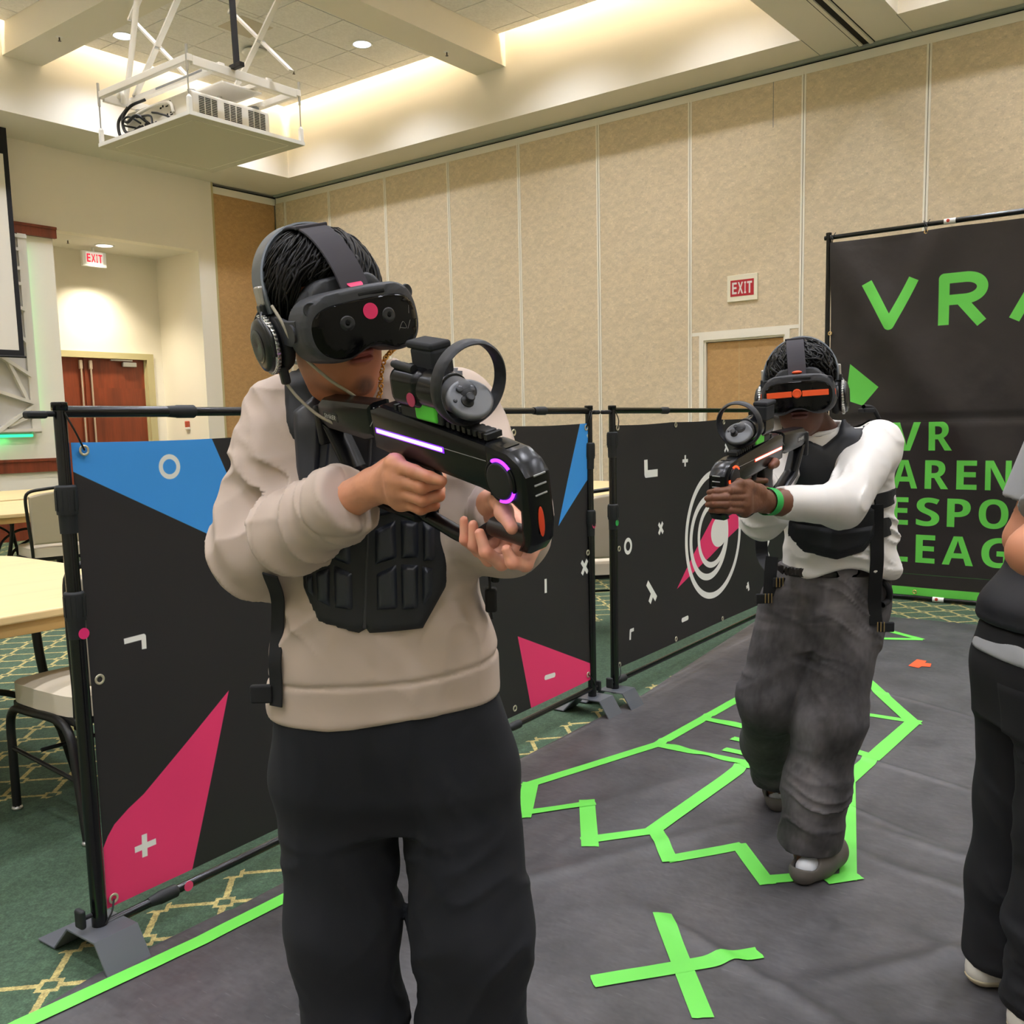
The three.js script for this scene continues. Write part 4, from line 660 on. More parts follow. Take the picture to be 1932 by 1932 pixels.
// hair: many tapered locks following the skull from the parting to the hairline
function hairMesh(o) {
  const pos = [], nor = [], idx = []; let s0 = o.seed; const rd = () => { s0 = (s0 * 1664525 + 1013904223) >>> 0; return s0 / 4294967296; };
  const R = (th, ph, lift) => { const st = Math.sin(th), x = st * Math.sin(ph), y = Math.cos(th), z = st * Math.cos(ph); return V(x * (.076 + lift), .045 + y * (.09 + lift), -.012 + z * (.096 + lift)); };
  const lock = (pts, w0) => {
    const base = pos.length / 3, n = pts.length, RAD = 5;
    for (let i = 0; i < n; i++) {
      const t = V().subVectors(pts[Math.min(n - 1, i + 1)], pts[Math.max(0, i - 1)]).normalize(), out = V(pts[i].x, pts[i].y - .04, pts[i].z + .01).normalize(), sd = V().crossVectors(t, out).normalize(), up = V().crossVectors(sd, t);
      const u = i / (n - 1), w = w0 * Math.pow(Math.sin(Math.PI * clamp(.12 + u * .86)), .6) * (1 - .55 * u) + .0004, h = w * .45;
      for (let k = 0; k < RAD; k++) { const a = k / RAD * 6.283, ca = Math.cos(a), sa = Math.sin(a); pos.push(pts[i].x + sd.x * w * ca + up.x * h * sa, pts[i].y + sd.y * w * ca + up.y * h * sa, pts[i].z + sd.z * w * ca + up.z * h * sa); nor.push(sd.x * ca + up.x * sa, sd.y * ca + up.y * sa, sd.z * ca + up.z * sa); }
      if (i) for (let k = 0; k < RAD; k++) { const a = base + (i - 1) * RAD + k, b = base + (i - 1) * RAD + (k + 1) % RAD, c = a + RAD, d = b + RAD; idx.push(a, c, b, b, c, d); }
    }
  };
  for (let q = 0; q < o.count; q++) {
    const ph = rd() * 6.283, front = Math.cos(ph), th0 = .08 + .95 * rd(), aph = Math.min(ph, 6.2832 - ph), end = front > .3 ? lerp(o.front, o.side + .25, smooth(.35, .9, aph)) : front > -.3 ? o.side : o.back;
    const th1 = Math.min(th0 + .55 + .6 * rd(), end * (.86 + .22 * rd())); if (th1 < th0 + .2) continue;
    const lift0 = .004 + o.volume * rd(), curl = o.curl * (rd() - .5), cw = 5 + 6 * rd(), cp = rd() * 6.28, pts = [], sweep = o.sweep * (rd() * .6 + .7), N = 9;
    for (let i = 0; i <= N; i++) { const u = i / N, th = lerp(th0, th1, u), p = ph + sweep * (u - .2) * (front > 0 ? 1 : .3) + curl * Math.sin(u * cw + cp), l = lift0 * (1 + .5 * Math.sin(u * 3)) + o.fly * rd() * u * (q % 7 === 0 ? 1.6 : .3) + .004 * Math.sin(u * cw + cp) * Math.abs(curl) * 4; pts.push(R(th, p, l)); }
    lock(pts, o.width * (.6 + .8 * rd()));
  }
  const g = new THREE.BufferGeometry(); g.setAttribute('position', new THREE.Float32BufferAttribute(pos, 3)); g.setAttribute('normal', new THREE.Float32BufferAttribute(nor, 3)); g.setAttribute('uv', new THREE.BufferAttribute(new Float32Array(pos.length / 3 * 2), 2)); g.setIndex(idx);
  const capF = ell([0, .045, -.012], [.0785, .0945, .0985]), under = meshField((x, y, z) => smax(smax(capF(x, y, z), z > .02 ? (o.capFront - y) : (o.capBack - y + (z + .02) * .2), .01), -capF(x, y, z) - .02, .002), [-.1, -.07, -.13], [.1, .16, .11], .004);
  return joinIndexed([g, under]);
}

// ---------- headset, headphones ----------
const skinMat = new THREE.MeshPhysicalMaterial({ vertexColors: true, roughness: .55, sheen: .1 });
function bean(w, t, b, notch, nw) { const s = new THREE.Shape(); s.moveTo(-w * .5, t); s.quadraticCurveTo(0, t * 1.06, w * .5, t); s.bezierCurveTo(w * .88, t * .97, w, t * .55, w, -.002); s.bezierCurveTo(w, b * .7, w * .8, b, w * .52, b); s.bezierCurveTo(w * .32, b, nw, notch, 0, notch); s.bezierCurveTo(-nw, notch, -w * .32, b, -w * .52, b); s.bezierCurveTo(-w * .8, b, -w, b * .7, -w, -.002); s.bezierCurveTo(-w, t * .55, -w * .88, t * .97, -w * .5, t); return s; }
const bend = (g, k) => { const p = g.attributes.position; for (let i = 0; i < p.count; i++) p.setZ(i, p.getZ(i) - k * p.getX(i) * p.getX(i)); g.computeVertexNormals(); return g; };
const refine = (shape, depth, bev, n) => { const g = extrude(shape, depth, bev, 4, 20); return g; };
// a lofted solid whose outline is `shape`, subdivided across so that it can be bent
function pillow(shape, z0, z1, crown, bendK, rings = 10) {
  const out = shape.getPoints(26), pts = out.slice(0, out[0].distanceTo(out[out.length - 1]) < 1e-5 ? -1 : undefined), n = pts.length, pos = [], idx = [], cx = pts.reduce((a, p) => a + p.x, 0) / n, cy = .004, rows = [];
  const add = (s, z) => { rows.push(pos.length / 3); for (const p of pts) { const x = cx + (p.x - cx) * s, y = cy + (p.y - cy) * s; pos.push(x, y, z - bendK * x * x); } };
  add(.9, z0); add(1, z0 + .006); add(1, z1 - crown); for (let i = 1; i <= 5; i++) { const a = i / 5 * Math.PI / 2; add(1 - .085 * (1 - Math.cos(a)), z1 - crown + crown * Math.sin(a)); } for (let i = 1; i < rings; i++) add(.915 * (1 - i / rings), z1);
  for (let r = 0; r < rows.length - 1; r++) for (let i = 0; i < n; i++) { const a = rows[r] + i, b = rows[r] + (i + 1) % n, c = rows[r + 1] + i, d = rows[r + 1] + (i + 1) % n; idx.push(a, b, c, b, d, c); }
  const back = pos.length / 3; pos.push(cx, cy, z0); for (let i = 0; i < n; i++) idx.push(back, rows[0] + (i + 1) % n, rows[0] + i); const tip = pos.length / 3; pos.push(cx, cy, z1); const L = rows[rows.length - 1]; for (let i = 0; i < n; i++) idx.push(tip, L + i, L + (i + 1) % n);
  let area = 0; for (let i = 0; i < n; i++) { const p = pts[i], q = pts[(i + 1) % n]; area += p.x * q.y - q.x * p.y; } if (area < 0) for (let i = 0; i < idx.length; i += 3) [idx[i], idx[i + 1]] = [idx[i + 1], idx[i]];
  const g = new THREE.BufferGeometry(); g.setAttribute('position', new THREE.Float32BufferAttribute(pos, 3)); g.setIndex(idx); g.computeVertexNormals(); return toCreasedNormals(g, .7);
}
// strap: flat band along a path, width across `side`
function band(pts, w, th, side, seg = 40, w1 = w) {
  const c = new THREE.CatmullRomCurve3(pts.map(p => V(...p))), P = c.getPoints(seg), pos = [], idx = [], sd = V(...side);
  P.forEach((p, i) => { const t = V().subVectors(P[Math.min(seg, i + 1)], P[Math.max(0, i - 1)]).normalize(), s = sd.clone().addScaledVector(t, -sd.dot(t)).normalize(), n = V().crossVectors(s, t), ww = lerp(w, w1, i / seg) / 2, h = th / 2, b = .25 * th;
    for (const [a, q] of [[-ww, -h], [ww, -h], [ww + b, 0], [ww, h], [-ww, h], [-ww - b, 0]]) pos.push(p.x + s.x * a + n.x * q, p.y + s.y * a + n.y * q, p.z + s.z * a + n.z * q);
    if (i) for (let k = 0; k < 6; k++) { const a = (i - 1) * 6 + k, b2 = (i - 1) * 6 + (k + 1) % 6; idx.push(a, b2, a + 6, b2, b2 + 6, a + 6); } });
  for (const [o, f] of [[0, 0], [seg * 6, 1]]) for (let k = 1; k < 5; k++) f ? idx.push(o, o + k, o + k + 1) : idx.push(o, o + k + 1, o + k);
  const g = new THREE.BufferGeometry(); g.setAttribute('position', new THREE.Float32BufferAttribute(pos, 3)); g.setIndex(idx); return toCreasedNormals(g, .6);
}
const HM = { shell: mat(0x2f3034, .55), foam: mat(0x2a2a2c, .95), gloss: new THREE.MeshPhysicalMaterial({ color: 0x030304, roughness: .12, specularIntensity: .35 }), strap: mat(0x39363b, .9), cupShell: mat(0x17181a, .3), pad: mat(0x131315, .7), bandOuter: mat(0x5d6266, .4, { metalness: .3 }), chrome: mat(0xd0d0cc, .22, { metalness: .9 }), cable: mat(0x9c9482, .6) };
function headset(label, M4, accent, orange) {
  const o = thing('vr_headset', label, 'headset'); o.applyMatrix4(M4);
  mesh('visor_body', pillow(bean(.096, .054, -.049, -.036, .022), .078, .15, .022, 2.4), HM.shell, o);
  mesh('face_plate', pillow(bean(.088, .036, -.0445, -.033, .02), .128, .1535, .008, 2.4), HM.gloss, o);
  mesh('facial_interface', pillow(bean(.080, .066, -.044, -.012, .03), .035, .09, .01, 1.2), HM.foam, o); mesh('brow_pad', pillow(bean(.07, .074, -.01, .0, .03), .045, .1, .014, 2.4), HM.shell, o);
  const zAt = x => .1535 - 2.4 * x * x;
  for (const x of orange ? [] : [-.036, .032]) { const g = lathe([[0, .0002], [.0035, .0004], [.0042, .0014], [.0075, .0014], [.0085, .0006], [.0105, .0008], [.0115, -.001]], 26).rotateX(Math.PI / 2); mesh('camera_eye', g.rotateY(x * 4).translate(x, .006, zAt(x) + .0005), [mat(0x1b1c20, .25), mat(0x1b1c20, .25)][0], o); mesh('camera_lens', new THREE.SphereGeometry(.0036, 12, 8).scale(1, 1, .3).translate(x, .006, zAt(x) + .001), HM.gloss, o); }
  mesh('speaker_slot', rbox(.046, .0075, .006, .003, .012, .0430, .1475), M.dark, o); mesh('status_light', rbox(.0042, .0036, .004, .001, .004, .0498, .1455), glow(orange ? 0x9fd4ff : 0xffffff, 1.2), o);
  for (const x of [-.079, .079]) mesh('side_dimple', lathe([[0, .0015], [.003, .001], [.009, .002], [.0105, .004], [.0115, .001]], 20).rotateX(Math.PI / 2).rotateY(x * 5).translate(x, .034, .1285), HM.shell, o);
  if (orange) { const f = []; for (const s of [-1, 1]) { const pts = []; for (let i = 0; i <= 8; i++) { const x = s * lerp(.013, .094, i / 8); pts.push([x, .004, zAt(x) + .0012 + (i > 6 ? -.006 * (i - 6) : 0)]); } f.push(band(pts, .0145, .001, [0, 1, 0], 20)); } f.forEach(q => mesh('orange_stripe', q, mat(accent, .5), o)); mesh('orange_button', [new THREE.CylinderGeometry(.0115, .012, .003, 24).rotateX(Math.PI / 2).translate(0, .005, zAt(0) + .002), new THREE.TorusGeometry(.009, .0012, 8, 24).translate(0, .005, zAt(0) + .0035)], mat(accent, .5), o); mesh('orange_tab', new THREE.SphereGeometry(.013, 16, 8).scale(1, .35, .8).translate(0, .0605, .128), mat(accent, .5), o); for (const s of [-1, 1]) mesh('orange_side_dot', new THREE.CylinderGeometry(.009, .009, .004, 18).rotateZ(Math.PI / 2).translate(s * .0945, .0, .06), mat(accent, .5), o); }
  else { mesh('pink_dot', new THREE.CylinderGeometry(.0118, .0118, .0012, 28).rotateX(Math.PI / 2).translate(.002, .017, zAt(0) + .0012), mat(accent, .55), o); mesh('pink_dot', new THREE.CylinderGeometry(.012, .012, .001, 28).rotateX(.6).translate(.0, .0590, .125), mat(accent, .55), o); mesh('scratch_mark', [tube([[.043, -.022, zAt(.045)], [.055, -.008, zAt(.055) + .0006], [.06, -.018, zAt(.06)], [.048, -.016, zAt(.048) + .0004]], .0003, 24, 4), tube([[.07, .002, zAt(.07)], [.073, .014, zAt(.073)]], .0003, 6, 4), tube([[.062, -.02, zAt(.062)], [.07, -.008, zAt(.07) + .0003]], .0003, 6, 4)], mat(0x7d7a70, .6), o); }
  mesh('top_strap', [band([[0, .05, .125], [-.002, .088, .108], [-.006, .128, .074], [-.009, .152, .03], [-.009, .158, -.03], [-.006, .138, -.085], [-.002, .085, -.124], [0, .03, -.128]], .044, .004, [1, 0, 0], 60), rbox(.052, .006, .010, .002, -.009, .154, .03)], HM.strap, o);
  for (const s of [-1, 1]) { mesh('side_arm', band([[s * .092, .004, .095], [s * .093, .004, .06], [s * .092, .01, .02], [s * .089, .012, -.03], [s * .078, .014, -.075], [s * .045, .018, -.112], [0, .02, -.122]], .034, .007, [0, 1, 0], 50, .05), HM.shell, o); mesh('arm_hinge', new THREE.CylinderGeometry(.014, .014, .008, 20).rotateZ(Math.PI / 2).translate(s * .0955, .004, .08), HM.shell, o); }
  mesh('rear_knob', rbox(.07, .06, .028, .012, 0, .02, -.132), HM.shell, o);
  return o;
}
function headphones(label, M4, cableEnd) {
  const o = thing('headphones', label, 'headphones'); o.applyMatrix4(M4);
  const arc = (r, n = 16, a0 = -.18) => { const p = []; for (let i = 0; i <= n; i++) { const a = lerp(a0, Math.PI - a0, i / n); p.push([Math.cos(a) * (.091 + r), .052 + Math.sin(a) * (.102 + r), -.012 - .045 * Math.max(0, Math.sin(a))]); } return p; };
  mesh('headband', band(arc(.006), .04, .006, [0, 0, 1], 60, .04), HM.bandOuter, o); mesh('band_pad', band(arc(.0, 16, .55), .038, .008, [0, 0, 1], 50), HM.pad, o);
  for (const s of [-1, 1]) {
    mesh('slider', [rbox(.008, .055, .018, .003, s * .0945, .045, -.012), rbox(.014, .03, .026, .004, s * .098, .062, -.012)], mat(0xa9a49c, .35, { metalness: .5 }), o); mesh('yoke', [tube([[s * .099, .045, -.012], [s * .11, .03, .0], [s * .114, .0, .035], [s * .114, -.03, .03]], .004, 20, 7), tube([[s * .099, .045, -.012], [s * .11, .03, -.022], [s * .114, .0, -.055], [s * .114, -.03, -.05]], .004, 20, 7), rbox(.016, .022, .022, .005, s * .1, .04, -.012)], HM.cupShell, o);
    const T = g => g.rotateZ(-s * Math.PI / 2).rotateX(0).translate(s * .083, -.012, -.01);
    mesh('ear_pad', T(lathe([[.02, .0], [.03, -.006], [.041, -.004], [.046, .004], [.044, .013], [.034, .016], [.02, .014]], 30)), HM.pad, o); mesh('ear_cup', T(lathe([[0, .014], [.036, .014], [.042, .02], [.043, .03], [.040, .036], [.03, .04], [.018, .0405], [0, .040]], 34)), HM.cupShell, o);
    const ring = [lathe([[.0432, .021], [.0452, .0235], [.0452, .0275], [.0432, .030]], 40)]; for (let i = 0; i < 40; i++) { const a = i / 40 * 6.283; ring.push(rbox(.0035, .007, .004, .001, 0, 0, 0, 1).rotateY(-a).translate(.0455 * Math.cos(a), .0255, .0455 * Math.sin(a))); }
    mesh('knurled_rim', T(mergeGeometries(ring.map(q => (q.index ? q.toNonIndexed() : q)).map(q => { q.deleteAttribute('uv'); return q; }))), HM.chrome, o); mesh('cup_plate', T(lathe([[0, .041], [.02, .0425], [.026, .041]], 26)), mat(0x2b2c2e, .25), o);
  }
  if (cableEnd) { mesh('cable_jack', rbox(.014, .03, .014, .004, -.098, -.062, .005), HM.cupShell, o); mesh('cable', tube([[-.098, -.075, .005], [-.09, -.1, .02], [-.065, -.14, .05], [-.02, -.165, .08], [.0, -.15, .09], [-.02, -.115, .085], [-.055, -.075, .07], [-.09, -.02, .06], [-.098, .02, .05], [-.1, .045, .03]], .0026, 60, 7), HM.cable, o); }
  return o;
}
// ---------- toy gun for the game: local x to the muzzle, y up, z to the gun's right ----------
const GM = { body: new THREE.MeshPhysicalMaterial({ color: 0x0c0c0e, roughness: .25, specularIntensity: .6 }), matte: mat(0x161618, .55), tan: mat(0x2e2826, .35), rail: mat(0x0f0f10, .6) };
function frameOf(dir, roll) { const d = V(...dir).normalize(), u0 = V(0, 1, 0).addScaledVector(d, -d.y).normalize(), s0 = V().crossVectors(d, u0), u = u0.clone().multiplyScalar(Math.cos(roll)).addScaledVector(s0, Math.sin(roll)), s = V().crossVectors(d, u); return [d, u, s]; }
const plate = (pts, half, bev) => extrude(poly(pts), half * 2, bev, 2, 8).translate(0, 0, -half);
function gun(label, M4, ledColor, ledCore, mark) {
  const o = thing('toy_gun', label, 'toy gun'); o.applyMatrix4(M4);
  mesh('gun_body', toCreasedNormals(plate([[-.135, .044], [-.105, .053], [-.06, .050], [.02, .045], [.14, .038], [.15, .038], [.15, -.022], [.13, -.026], [.10, -.022], [0, -.018], [-.10, -.015], [-.135, -.012]], .0185, .009), .4), GM.body, o);
  mesh('front_block', toCreasedNormals(plate([[.118, .040], [.160, .036], [.180, .026], [.192, .012], [.193, -.05], [.188, -.074], [.178, -.087], [.160, -.087], [.170, -.070], [.172, -.034], [.160, -.028], [.118, -.026]], .020, .008), .4), GM.body, o);
  mesh('stock', [toCreasedNormals(plate([[-.288, .026], [-.268, .040], [-.20, .046], [-.13, .052], [-.13, .002], [-.16, -.006], [-.262, -.006], [-.288, .004]], .018, .008), .4)], GM.body, o);
  const st = new THREE.Shape(); [[-.283, .0], [-.262, -.004], [-.225, -.062], [-.15, -.092], [-.062, -.094], [-.062, -.108], [-.155, -.108], [-.238, -.076]].forEach((p, i) => i ? st.lineTo(...p) : st.moveTo(...p)); st.closePath();
  mesh('stock_strut', toCreasedNormals(extrude(st, .034, .006, 2).translate(0, 0, -.017), .4), GM.body, o);
  mesh('butt_pad', rbox(.012, .062, .04, .005, -.29, -.005, 0), GM.matte, o);
  mesh('pistol_grip', toCreasedNormals(plate([[-.085, -.012], [-.03, -.014], [-.036, -.05], [-.045, -.098], [-.092, -.094], [-.084, -.05]], .0155, .007), .5), GM.matte, o);
  mesh('trigger', tube([[-.018, -.016, 0], [-.012, -.028, 0], [-.006, -.04, 0]], .0045, 10, 8), GM.matte, o);
  mesh('lower_loop', tube([[-.06, -.098, 0], [-.02, -.103, 0], [.03, -.108, 0], [.06, -.100, 0], [.09, -.082, 0], [.11, -.074, 0]], .0105, 40, 10), GM.body, o);
  mesh('foregrip', [bar([.095, -.077, 0], [.172, -.074, 0], .0125, .0135, 20)], GM.tan, o);
  const teeth = [rbox(.19, .007, .018, .002, .018, .0475, 0)]; for (let i = 0; i < 19; i++) { const x = -.074 + i * .0105; if (x > -.056 && x < .036) continue; teeth.push(xf(new THREE.BoxGeometry(.0058, .007, .0235), { p: [x, .0535 - (x + .07) * .045, 0], r: [0, 0, -.045] })); }
  mesh('rail', teeth.map(g => g.index ? g.toNonIndexed() : g), GM.rail, o);
  for (const s of [-1, 1]) {
    mesh('light_strip', rbox(.152, .0056, .004, .0018, -.043, .0165, s * .0180), glow(ledCore, 1.25), o); mesh('strip_lens', rbox(.158, .0085, .002, .001, -.043, .0165, s * .0180), glow(ledColor, .55), o);
    mesh('round_cover', lathe([[0, .0245], [.02, .0243], [.0225, .023], [.0235, .018]], 32).rotateX(s * Math.PI / 2).translate(.146, 0, 0), GM.matte, o);
    mesh('ring_channel', new THREE.TorusGeometry(.0252, .002, 8, 36).translate(.146, 0, s * .0205), GM.body, o);
    for (const a of [.75, 4.6]) mesh('ring_light', new THREE.TorusGeometry(.0252, .0021, 8, 20, 1.3).rotateZ(a + (s < 0 ? .4 : 0)).translate(.146, 0, s * .0208), glow(ledColor, 1.5), o);
    const l = new THREE.RectAreaLight(ledColor, 2.5, .15, .006); l.position.set(-.043, .0165, s * .0206); l.rotation.y = s > 0 ? Math.PI : 0; o.add(l);
    mesh('maker_lettering', new THREE.BoxGeometry(.04, .012, .0006).translate(-.245, .016, s * .0181), new THREE.MeshStandardMaterial({ roughness: .4, map: canvasTex(160, 48, c => { c.fillStyle = '#121214'; c.fillRect(0, 0, 160, 48); c.fillStyle = '#b9b9b4'; c.font = 'italic bold 38px sans-serif'; c.fillText('StrikER', 6, 37); }) }), o);
    mesh('panel_seam', [box(-.128, .044, s * .012, -.1255, .0455, s * .0135), bar([-.134, .02, s * .0186], [-.11, .05, s * .0135], .0006), bar([-.12, .02, s * .0187], [.12, .019, s * .0187], .0004)], mat(0x8e8c8a, .4), o);
  }
  mesh('front_slots', [.024, .012, 0].map(y => rbox(.002, .0022, .018, .0008, .1932, y - .012, 0)), mat(0x9a9a98, .4), o);
  mesh('front_mark', new THREE.SphereGeometry(.01, 14, 10).scale(.12, 1.9, .45).translate(.1935, -.045, .004), mat(mark, .5), o);
  mesh('sight_mount', [rbox(.092, .016, .03, .003, -.01, .054, 0), rbox(.03, .01, .02, .003, .024, .064, 0)], GM.matte, o);
  mesh('green_tape', rbox(.046, .026, .036, .004, .004, .061, 0), mat(0x55cf3d, .55), o);
  mesh('holder', [rbox(.072, .05, .05, .016, -.030, .086, 0), lathe([[0, 0], [.023, 0], [.025, .004], [.025, .046], [.023, .05], [0, .05]], 28).rotateZ(-Math.PI / 2).translate(-.002, .086, 0)], GM.body, o);
  mesh('holder_strap', [rbox(.050, .034, .032, .005, -.014, .117, -.016), rbox(.056, .010, .033, .004, -.018, .137, -.016)], mat(0x202124, .9), o);
  mesh('latch_rod', [bar([-.052, .114, .014], [-.012, .112, .014], .0058), bar([-.058, .114, .014], [-.05, .114, .014], .0045)], GM.rail, o);
  mesh('holder_dot', new THREE.CylinderGeometry(.009, .009, .001, 20).rotateX(Math.PI / 2).translate(-.012, .076, .0252), mat(mark === 0xd8401c ? 0xb23a5a : mark, .6), o);
  return o;
}
function controller(label, M4) {
  const o = thing('game_controller', label, 'controller'); o.applyMatrix4(M4);
  const CM = mat(0x222327, .5);
  const ring = lathe([[.0455, -.008], [.0475, -.009], [.0505, -.008], [.0522, .002], [.051, .008], [.0485, .010], [.0462, .008], [.0452, 0], [.0455, -.008]], 60).rotateZ(-Math.PI / 2 - .12).translate(.080, .1035, 0);
  mesh('tracking_ring', toCreasedNormals(ring, .9), CM, o);
  mesh('controller_handle', [chain2([[.044, .086, 0], [.062, .083, 0], [.070, .074, 0]], [.022, .022, .018]), bar([.066, .058, 0], [.078, .042, 0], .011, .006), rbox(.022, .026, .02, .006, .068, .064, 0)], CM, o);
  const F = new THREE.Matrix4().compose(V(.080, .0835, .001), new THREE.Quaternion().setFromEuler(new THREE.Euler(0, 0, -.85)), V(1, 1, 1)), put = g => g.applyMatrix4(F);
  mesh('face_plate', put(lathe([[0, .0040], [.0225, .0040], [.026, .002], [.0265, -.004], [0, -.008]], 40).scale(1.02, 1, 1.18)), mat(0x6a6c70, .38), o);
  mesh('thumbstick', put(lathe([[0, .0150], [.0040, .0152], [.0056, .0148], [.0058, .0125], [.0036, .011], [.0036, .007], [.0078, .0055], [.0084, .004], [0, .0035]], 28).translate(.003, 0, .008)), mat(0x151517, .4), o);
  for (const [x, z] of [[-.014, .010], [-.010, -.006]]) mesh('button', put(lathe([[0, .0078], [.0036, .0076], [.0044, .0064], [.0044, .004], [0, .004]], 20).translate(x, 0, z)), mat(0x3f4044, .25), o);
  mesh('menu_button', put(lathe([[0, .0056], [.0024, .0054], [.0026, .004], [0, .004]], 14).translate(-.002, 0, .023)), mat(0x3a3b3f, .3), o);
  return o;
}
function chain2(pts, rs) { const g = []; for (let i = 0; i < pts.length - 1; i++) g.push(bar(pts[i], pts[i + 1], rs[i], rs[i + 1], 24)); for (let i = 0; i < pts.length; i++) g.push(new THREE.SphereGeometry(rs[i], 20, 12).translate(...pts[i])); return mergeGeometries(g.map(q => (q.index ? q.toNonIndexed() : q))); }

// ---------- cloth laid over a field: a panel seen from the front (+z), with its own outline and relief ----------
function sdPoly(P) { return (x, y) => { let d = 1e9, s = 1; for (let i = 0, j = P.length - 1; i < P.length; j = i++) { const ex = P[j][0] - P[i][0], ey = P[j][1] - P[i][1], wx = x - P[i][0], wy = y - P[i][1], t = clamp((wx * ex + wy * ey) / (ex * ex + ey * ey)); d = Math.min(d, (wx - ex * t) ** 2 + (wy - ey * t) ** 2); const a = y >= P[i][1], b = y < P[j][1], c = ex * wy > ey * wx; if ((a && b && c) || (!a && !b && !c)) s = -s; } return -s * Math.sqrt(d); }; }
function drape(f, P, h, rise, zTop = .5, dir = 1) {
  const sd = sdPoly(P), xs = P.map(p => p[0]), ys = P.map(p => p[1]), x0 = Math.min(...xs) - h, x1 = Math.max(...xs) + h, y0 = Math.min(...ys) - h, y1 = Math.max(...ys) + h, nx = Math.ceil((x1 - x0) / h) + 1, ny = Math.ceil((y1 - y0) / h) + 1, pos = [], id = new Int32Array(nx * ny).fill(-1), idx = [];
  for (let j = 0; j < ny; j++) for (let i = 0; i < nx; i++) {
    let x = x0 + i * h, y = y0 + j * h, d = sd(x, y); if (d < -h * .99) continue;
    if (d < 0) { const e = h * .2, gx = (sd(x + e, y) - sd(x - e, y)) / (2 * e), gy = (sd(x, y + e) - sd(x, y - e)) / (2 * e), L = Math.hypot(gx, gy) || 1; x -= gx / L * d; y -= gy / L * d; d = 0; }
    let z = zTop * dir, ok = false; for (let k = 0; k < 60; k++) { const q = f(x, y, z); if (q < .0006) { ok = true; break; } z -= dir * Math.max(q * .7, .0005); if (z * dir < -.25) break; }
    if (!ok) continue; id[j * nx + i] = pos.length / 3; pos.push(x, y, z + dir * rise(x, y, d));
  }
  const zz = k => pos[k * 3 + 2];
  for (let j = 0; j < ny - 1; j++) for (let i = 0; i < nx - 1; i++) { const a = id[j * nx + i], b = id[j * nx + i + 1], c = id[(j + 1) * nx + i], d = id[(j + 1) * nx + i + 1]; const tri = (p, q, r) => { if (p < 0 || q < 0 || r < 0) return; if (Math.max(zz(p), zz(q), zz(r)) - Math.min(zz(p), zz(q), zz(r)) > h * 14) return; dir > 0 ? idx.push(p, q, r) : idx.push(p, r, q); }; tri(a, b, d); tri(a, d, c); }
  const g = new THREE.BufferGeometry(); g.setAttribute('position', new THREE.Float32BufferAttribute(pos, 3)); g.setAttribute('uv', new THREE.BufferAttribute(new Float32Array(pos.length / 3 * 2), 2)); g.setIndex(idx); g.computeVertexNormals(); return g;
}
const ridge = n => 1 - Math.abs(2 * n - 1);
// folds that gather round a bent joint: ridges across `axis`, fading with the distance from c
const folds = (c, axis, freq, amp, reach, sd = 0) => { const L = Math.hypot(...axis), ax = axis.map(q => q / L); return (x, y, z) => { const X = x - c[0], Y = y - c[1], Z = z - c[2], w = Math.exp(-(X * X + Y * Y + Z * Z) / (reach * reach)); if (w < .02) return 0; const t = X * ax[0] + Y * ax[1] + Z * ax[2]; const n = vnoise(t * freq + 2.2 * vnoise(x * 9, y * 9, z * 9 + sd) + 50, x * 6 + sd + 50, z * 6 + 50); const r = ridge(n); return -amp * w * (r * r * 1.15 - .38); }; };
// straps, shoes
function shoeField(toe, heel, y, w, hgt) { return blend(.03, cap([toe[0], y + w * .75, toe[1]], [lerp(toe[0], heel[0], .45), y + w * .85, lerp(toe[1], heel[1], .45)], w * .8, w * .9), cap([lerp(toe[0], heel[0], .45), y + w * .9, lerp(toe[1], heel[1], .45)], [heel[0], y + w * .85, heel[1]], w * .9, w * .82), cap([lerp(toe[0], heel[0], .6), y + w, lerp(toe[1], heel[1], .6)], [heel[0], y + hgt, heel[1]], w * .75, w * .7)); }
// ---------- person in the beige sweatshirt ----------
const CL = { sweat: new THREE.MeshPhysicalMaterial({ color: 0xb8a799, roughness: .95, sheen: .3, bumpMap: grain(150, 60), bumpScale: .0006 }), navy: new THREE.MeshPhysicalMaterial({ color: 0x0e1016, roughness: .95, sheen: .15 }), vest: mat(0x15161b, .62, { bumpMap: grain(120, 60), bumpScale: .0004 }), pad: mat(0x22252e, .36), strap: mat(0x101013, .8), gold: mat(0xd8a24a, .28, { metalness: 1 }) };
const person = (label, pos, turn = YAW) => thing('person', label, 'person', pos, turn);
const headM = (p, yaw, pitch, roll, s = 1) => new THREE.Matrix4().compose(V(...p), new THREE.Quaternion().setFromEuler(new THREE.Euler(pitch, yaw, roll, 'ZYX')), V(s, s, s));
const worldOf = (grp, M) => { grp.updateMatrixWorld(true); return grp.matrixWorld.clone().multiply(M); };
const gunM = (O, F) => new THREE.Matrix4().makeBasis(F[0], F[1], F[2]).setPosition(V(...O));
const inGun = (M, p) => { const v = V(...p).applyMatrix4(M); return [v.x, v.y, v.z]; };
const mapHand = (M, s) => { const r = {}; for (const k in s) r[k] = Array.isArray(s[k][0]) ? s[k].map(p => inGun(M, p)) : inGun(M, s[k]); return r; };
